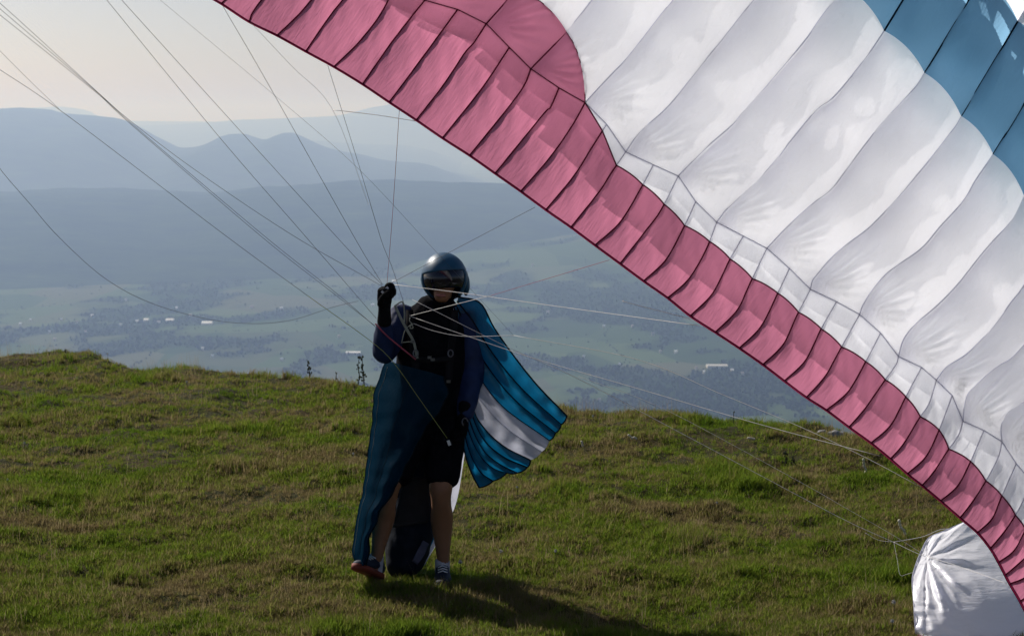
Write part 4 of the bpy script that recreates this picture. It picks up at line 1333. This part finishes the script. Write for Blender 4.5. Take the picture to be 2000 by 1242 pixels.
# ------------------------------------------------------------------ blue and white wing cloth worn round the shoulders and hips
cloth = empty('paraglider_cloth', Q(800, 1090, -.2))
tag(cloth, 'blue and white striped wing cloth draped round the pilot like a cape', 'wing cloth')
def dcape(px, py):
    return DP - 0.06 + 0.06 * math.sin((py - 600) / 120.0) - 0.0012 * max(0, px - 930)
CAPE = [[(896, 580), (938, 592), (965, 640), (1005, 697), (1050, 753), (1107, 812)], [(893, 588), (925, 630), (962, 690), (1020, 760), (1096, 829)],
        [(893, 600), (918, 655), (952, 715), (1005, 780), (1085, 845)], [(886, 598), (914, 690), (940, 742), (985, 797), (1073, 860)],
        [(884, 612), (918, 745), (945, 790), (992, 838), (1058, 882)], [(886, 640), (922, 790), (945, 835), (985, 872), (1036, 898)],
        [(904, 740), (924, 815), (948, 862), (985, 893), (1030, 912)], [(904, 770), (922, 835), (945, 880), (975, 906), (1010, 923)],
        [(904, 800), (918, 850), (938, 890), (963, 914), (990, 923)], [(904, 825), (912, 865), (925, 900), (942, 925), (963, 939)], [(902, 850), (907, 880), (914, 905), (924, 930), (936, 952)]]
HEMB = [0.0] * 10
def cape_pt(line, other, u, j, n, lift=0.0):
    p = line[j] * (1 - u) + other[j] * u
    v = j / (n - 1)
    q = p.copy()
    if 0 < u < 1:
        d = line[-1] - line[0]; d = d / np.linalg.norm(d)
        q = p + d * 5.0 * 4 * u * (1 - u) * v ** 3 * 0.5
    bil = 0.045 * (0.55 + 0.9 * abs(nz(line[0][1] / 9, line[-1][1] / 17, 2)) * 2) * 4 * u * (1 - u) * min(1, v * 2.0) * (0.4 + 0.6 * v)
    return P(q[0], q[1], dcape(*p) - bil + 0.022 * nz(p[0] / 24, p[1] / 24, 7) * v + lift)
CL = [catmull(c, 40) for c in CAPE]
for i in range(10):
    mb = MB()
    mb.grid([[cape_pt(CL[i], CL[i + 1], u, j, 40) for u in np.linspace(0, 1, 15)] for j in range(40)])
    mb.uv = [((k // 15) / 8.0, (k % 15) / 15.0 + i) for k in range(600)]
    white = i in (3, 4)
    mb.obj('white_panel' if white else 'blue_panel', M['cape_white'] if white else M['cape_blue'], cloth)
for i in range(11):
    mb = MB()
    mb.tube([cape_pt(CL[i], CL[i], 0, j, 40, -0.004) for j in range(40)], [0.0045 if i not in (4,) else 0.002] * 40, 6)
    mb.obj('seam', M['cape_seam'] if i != 4 else M['cape_white'], cloth)
mb = MB()
hem = [cape_pt(CL[i], CL[i + 1], u, 39, 40, -0.003) for i in range(10) if i not in (3, 4) for u in np.linspace(0, 1, 8)]
for grp in ([0, 1, 2], [5, 6, 7, 8, 9]):
    mb.tube([cape_pt(CL[i], CL[i + 1], u, 39, 40, -0.003) for i in grp for u in np.linspace(0, 1, 8)], .004, 6)
mb.obj('hem', M['cape_seam'], cloth)
# the part hanging in front, from the hip down over the leg on the left
Lf = catmull([(757, 704), (745, 728), (733, 765), (726, 830), (719, 890), (712, 940), (700, 1000), (691, 1055), (690, 1085), (700, 1104)], 70)
Rt = catmull([(868, 735), (872, 770), (850, 815), (825, 845), (803, 890), (783, 930), (758, 975), (737, 1010), (724, 1045), (720, 1075), (716, 1104)], 70)
def drape_pt(u, j):
    p = Lf[j] * (1 - u) + Rt[j] * u
    v = j / 69
    d = -0.25 + 0.42 * (1 - u) ** 3 - 0.03 * math.sin(u * 3.1)
    d += 0.042 * math.sin(u * 13 + 2.5 * v + 1.5 * nz(p[0] / 60, p[1] / 90, 2)) * (0.3 + 0.7 * v) * (1 - 0.5 * v * v)
    d += 0.020 * nz(p[0] / 18, p[1] / 34, 5)
    p = p + np.array([3.5 * nz(p[1] / 28, u, 3) * (1 if u < .5 else 1.6), 0])
    return P(p[0], p[1], DP + d - .05 * v)
mb = MB()
mb.grid([[drape_pt(u, j) for u in np.linspace(0, 1, 60)] for j in range(70)])
mb.uv = [((k // 60) / 9.0, (k % 60) / 22.0) for k in range(4200)]
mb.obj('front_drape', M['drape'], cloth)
for u0 in (0.06, 0.42):
    mb = MB(); mb.tube([drape_pt(u0 + .05 * j / 69, j) + Vector((0, -.006, 0)) for j in range(2, 66)], .0013, 5)
    mb.obj('seam', M['cape_seam'] if u0 > .1 else M['strap_pale'], cloth)
mb = MB(); mb.tube([drape_pt(0, j) for j in range(70)], .004, 6); mb.obj('hem', M['drape'], cloth)
mb = MB(); mb.tube([drape_pt(1, j) for j in range(70)], .004, 6); mb.obj('hem', M['cape_seam'], cloth)
# the part hanging behind the legs
Lb = catmull([(762, 880), (765, 940), (762, 985), (765, 1020), (782, 1075), (800, 1112)], 40)
Rb = catmull([(910, 870), (904, 910), (897, 955), (888, 990), (866, 1040), (845, 1075), (828, 1105)], 40)
M['cape_cyan'] = fabric('thin_cyan_nylon', (0.03, 0.12, 0.18), (0.06, 0.36, 0.52), wr=0.3, gloss=0.03)
def back_pt(u, j):
    p = Lb[j] * (1 - u) + Rb[j] * u
    return P(p[0], p[1], DP + .34 - .04 * math.sin(u * 9) + .015 * nz(p[0] / 20, p[1] / 30, 1))
for nm, mt, u0, u1 in (('blue_panel', M['cape_cyan'], 0, .5), ('blue_panel', M['cape_blue'], .5, .86), ('white_panel', M['cape_white'], .86, 1)):
    mb = MB(); mb.grid([[back_pt(u, j) for u in np.linspace(u0, u1, 14)] for j in range(40)])
    mb.uv = [((k // 14) / 8.0, (k % 14) / 10.0) for k in range(560)]
    mb.obj(nm, mt, cloth)

# ------------------------------------------------------------------ small things on the meadow
def on_ground(px, py):
    for d in np.linspace(9.0, 26, 1400):
        p = P(px, py, d)
        if p.z <= ground_z(p.x, p.y): return Vector((p.x, p.y, ground_z(p.x, p.y)))
    ax = (px - 1000) / F_PX
    y = crest_y(ax) - 0.2
    return Vector((ax * y, y, ground_z(ax * y, y)))
M['weed'] = plain('dark_weed', (0.05, 0.055, 0.03), 0.9, 0.1)
M['pale_stalk'] = plain('bleached_stalk', (0.62, 0.57, 0.46), 0.8, 0.1)
M['fluff'] = plain('white_fluff', (0.5, 0.49, 0.45), 0.9, 0.1)
M['stone'] = plain('grey_stone', (0.30, 0.30, 0.29), 0.9, 0.1, 0.3, 9, 0.6)
def weed(px, py, hpx, label, heads, seed, group='tall dark weed stalks on the ridge'):
    random.seed(seed)
    p = on_ground(px, py); h = hpx / F_PX * p.y
    o = empty('weed_stalk', p)
    mb = MB()
    top = p + Vector((random.uniform(-.03, .03), 0, h))
    pts = [p - ZA * .03, mid(p, top, .3) + XA * random.uniform(-.012, .012), mid(p, top, .7) + XA * random.uniform(-.012, .012), top]
    cv = [Vector(q) for q in catmull([[*q] for q in pts], 14)]
    mb.tube(cv, list(np.linspace(.006, .0025, 14)), 5)
    mb.obj('stem', M['weed'], o)
    mb = MB()
    for i in range(heads):
        t = random.uniform(.25, 1.0); q = cv[int(t * 13)]
        a = random.uniform(0, 6.28); l = random.uniform(.006, .02) * (1.3 - t) + .006
        e = q + Vector((math.cos(a) * l, math.sin(a) * l, l * random.uniform(.2, 1.0)))
        mb.tube([q, mid(q, e, .5) + ZA * .004, e], [.002, .002, .001], 4)
        mb.ball(e, (random.uniform(.004, .008), .006, random.uniform(.006, .014)), 7, 5)
    mb.obj('seed_heads', M['weed'], o)
    tag(o, label, 'weed', group)
weed(604, 741, 40, 'bushy dark weed standing alone on the crest left of the pair', 26, 1)
weed(698, 752, 58, 'thin dark weed stalk on the crest, the left one of the close pair', 20, 2)
weed(711, 754, 62, 'thick dark weed stalk on the crest next to the pilot elbow', 34, 3)
weed(1440, 818, 30, 'short bare stalk on the crest between pilot and pink wing edge', 4, 4)
weed(1531, 915, 32, 'dark upright weed in the grass, left of two in the right meadow', 14, 5)
weed(1545, 914, 26, 'dark leaning weed in the grass, right of two in the right meadow', 10, 6)
weed(655, 748, 26, 'small pale flower stalk on the crest just left of the weed pair', 6, 7)
weed(125, 684, 14, 'tiny weed on the grassy mound at the far left', 5, 8)
def pale_stalk(px, py, pts, label):
    b = on_ground(px, py)
    k = b.y / F_PX
    mb = MB()
    mb.tube([Vector(q) for q in catmull([[b.x + x * k, b.y - .02 - abs(z) * k * .3, b.z + .02 + z * k] for x, z in pts], 16)], [.006 + .004 * abs(math.sin(i * 2.1)) for i in range(16)], 5)
    tag(mb.obj('dry_stalk', M['pale_stalk']), label, 'dry stalk', 'bleached dry stalks in the grass')
pale_stalk(1686, 930, [(2, 0), (4, 8), (0, 14), (-2, 26), (-3, 32)], 'bleached twisted stalk standing in the grass under the pink wing edge')
pale_stalk(1763, 1050, [(4, 0), (0, 10), (-6, 16), (-9, 24), (-11, 33)], 'bleached twisted stalk beside the line knot near the white wing tip')
pale_stalk(1236, 862, [(8, 0), (2, 4), (-2, 3), (-10, 10)], 'bleached stalk lying in the grass right of the striped cape')
pale_stalk(1467, 862, [(7, 0), (0, 2), (-8, 3)], 'bleached flat stalk lying below the short bare crest weed')
pale_stalk(1137, 877, [(1, 0), (0, 6), (-2, 12)], 'short bleached stalk in the grass close to the tip of the striped cape')
def flower(px, py, r, label):
    b = on_ground(px, py)
    o = empty('seed_head', b)
    random.seed(int(px))
    h = random.uniform(.05, .09)
    mb = MB(); mb.tube([b - ZA * .01, b + ZA * h * .6 + XA * .003, b + ZA * h], .0018, 5); mb.obj('stem', M['weed'], o)
    c = b + ZA * (h + r * .6)
    mb = MB(); mb.ball(c, r * .55, 10, 8)
    for i in range(60):
        d = Vector((random.gauss(0, 1), random.gauss(0, 1), random.gauss(0, 1))).normalized()
        e = c + d * r; s_ = d.orthogonal().normalized() * .0022
        mb.add([c + d * r * .4 - s_ * .3, c + d * r * .4 + s_ * .3, e + s_, e - s_], [(0, 1, 2, 3)])
    mb.obj('fluff', M['fluff'], o)
    tag(o, label, 'seed head', 'white seed heads in the meadow')
FL = [(899, 1128, .016, 'white seed head in the grass just right of the pilot shoes, lower of two'), (978, 1110, .015, 'white seed head in the grass right of the pilot shoes, upper of two'),
      (690, 904, .013, 'white seed head beside the hem of the dark drape'), (48, 884, .014, 'white seed head at the left edge of the meadow'), (15, 962, .011, 'small white seed head lowest at the left edge of the meadow'),
      (365, 763, .014, 'white seed head in the grass below the left crest'), (1158, 832, .013, 'white seed head just right of the cape tip near the crest'),
      (1104, 836, .011, 'white seed head touching the cape tip near the crest'), (1085, 1103, .013, 'white seed head in the lower grass between pilot and wing tip'), (1745, 1212, .016, 'white seed head left of the white wing tip, lower of two'),
      (1742, 1236, .014, 'white seed head left of the white wing tip at the bottom'), (860, 1010, .010, 'white seed head beside the pilot calf'), (1010, 975, .011, 'white seed head below the lowest point of the striped cape'),
      (205, 700, .012, 'white seed head on the slope of the left mound'), (1400, 1000, .011, 'white seed head in the middle of the right meadow')]
for a in FL: flower(a[0], a[1], a[2] * .72, a[3])
def stone(px, py, w, h, seed, label):
    b = on_ground(px, py); k = b.y / F_PX
    bm = bmesh.new(); bmesh.ops.create_icosphere(bm, subdivisions=3, radius=1.0)
    for v in bm.verts:
        n = 1 + .3 * nz(v.co.x * 1.5 + seed, v.co.y * 1.5, v.co.z * 1.5) + .12 * nz(v.co.x * 4, v.co.y * 4 + seed, v.co.z * 4)
        v.co = Vector((b.x + v.co.x * w * k * n, b.y + v.co.y * w * k * n * .7, b.z + v.co.z * h * k * n))
    me = bpy.data.meshes.new('stone'); bm.to_mesh(me); bm.free(); me.materials.append(M['stone'])
    o = bpy.data.objects.new('stone', me); COL.objects.link(o)
    tag(o, label, 'stone', 'stones half buried on the crest')
stone(1632, 850, 18, 9, 1, 'grey stone half buried on the crest under the pink edge, the larger one')
stone(1606, 846, 11, 6, 5, 'small grey stone half buried left of the larger crest stone')
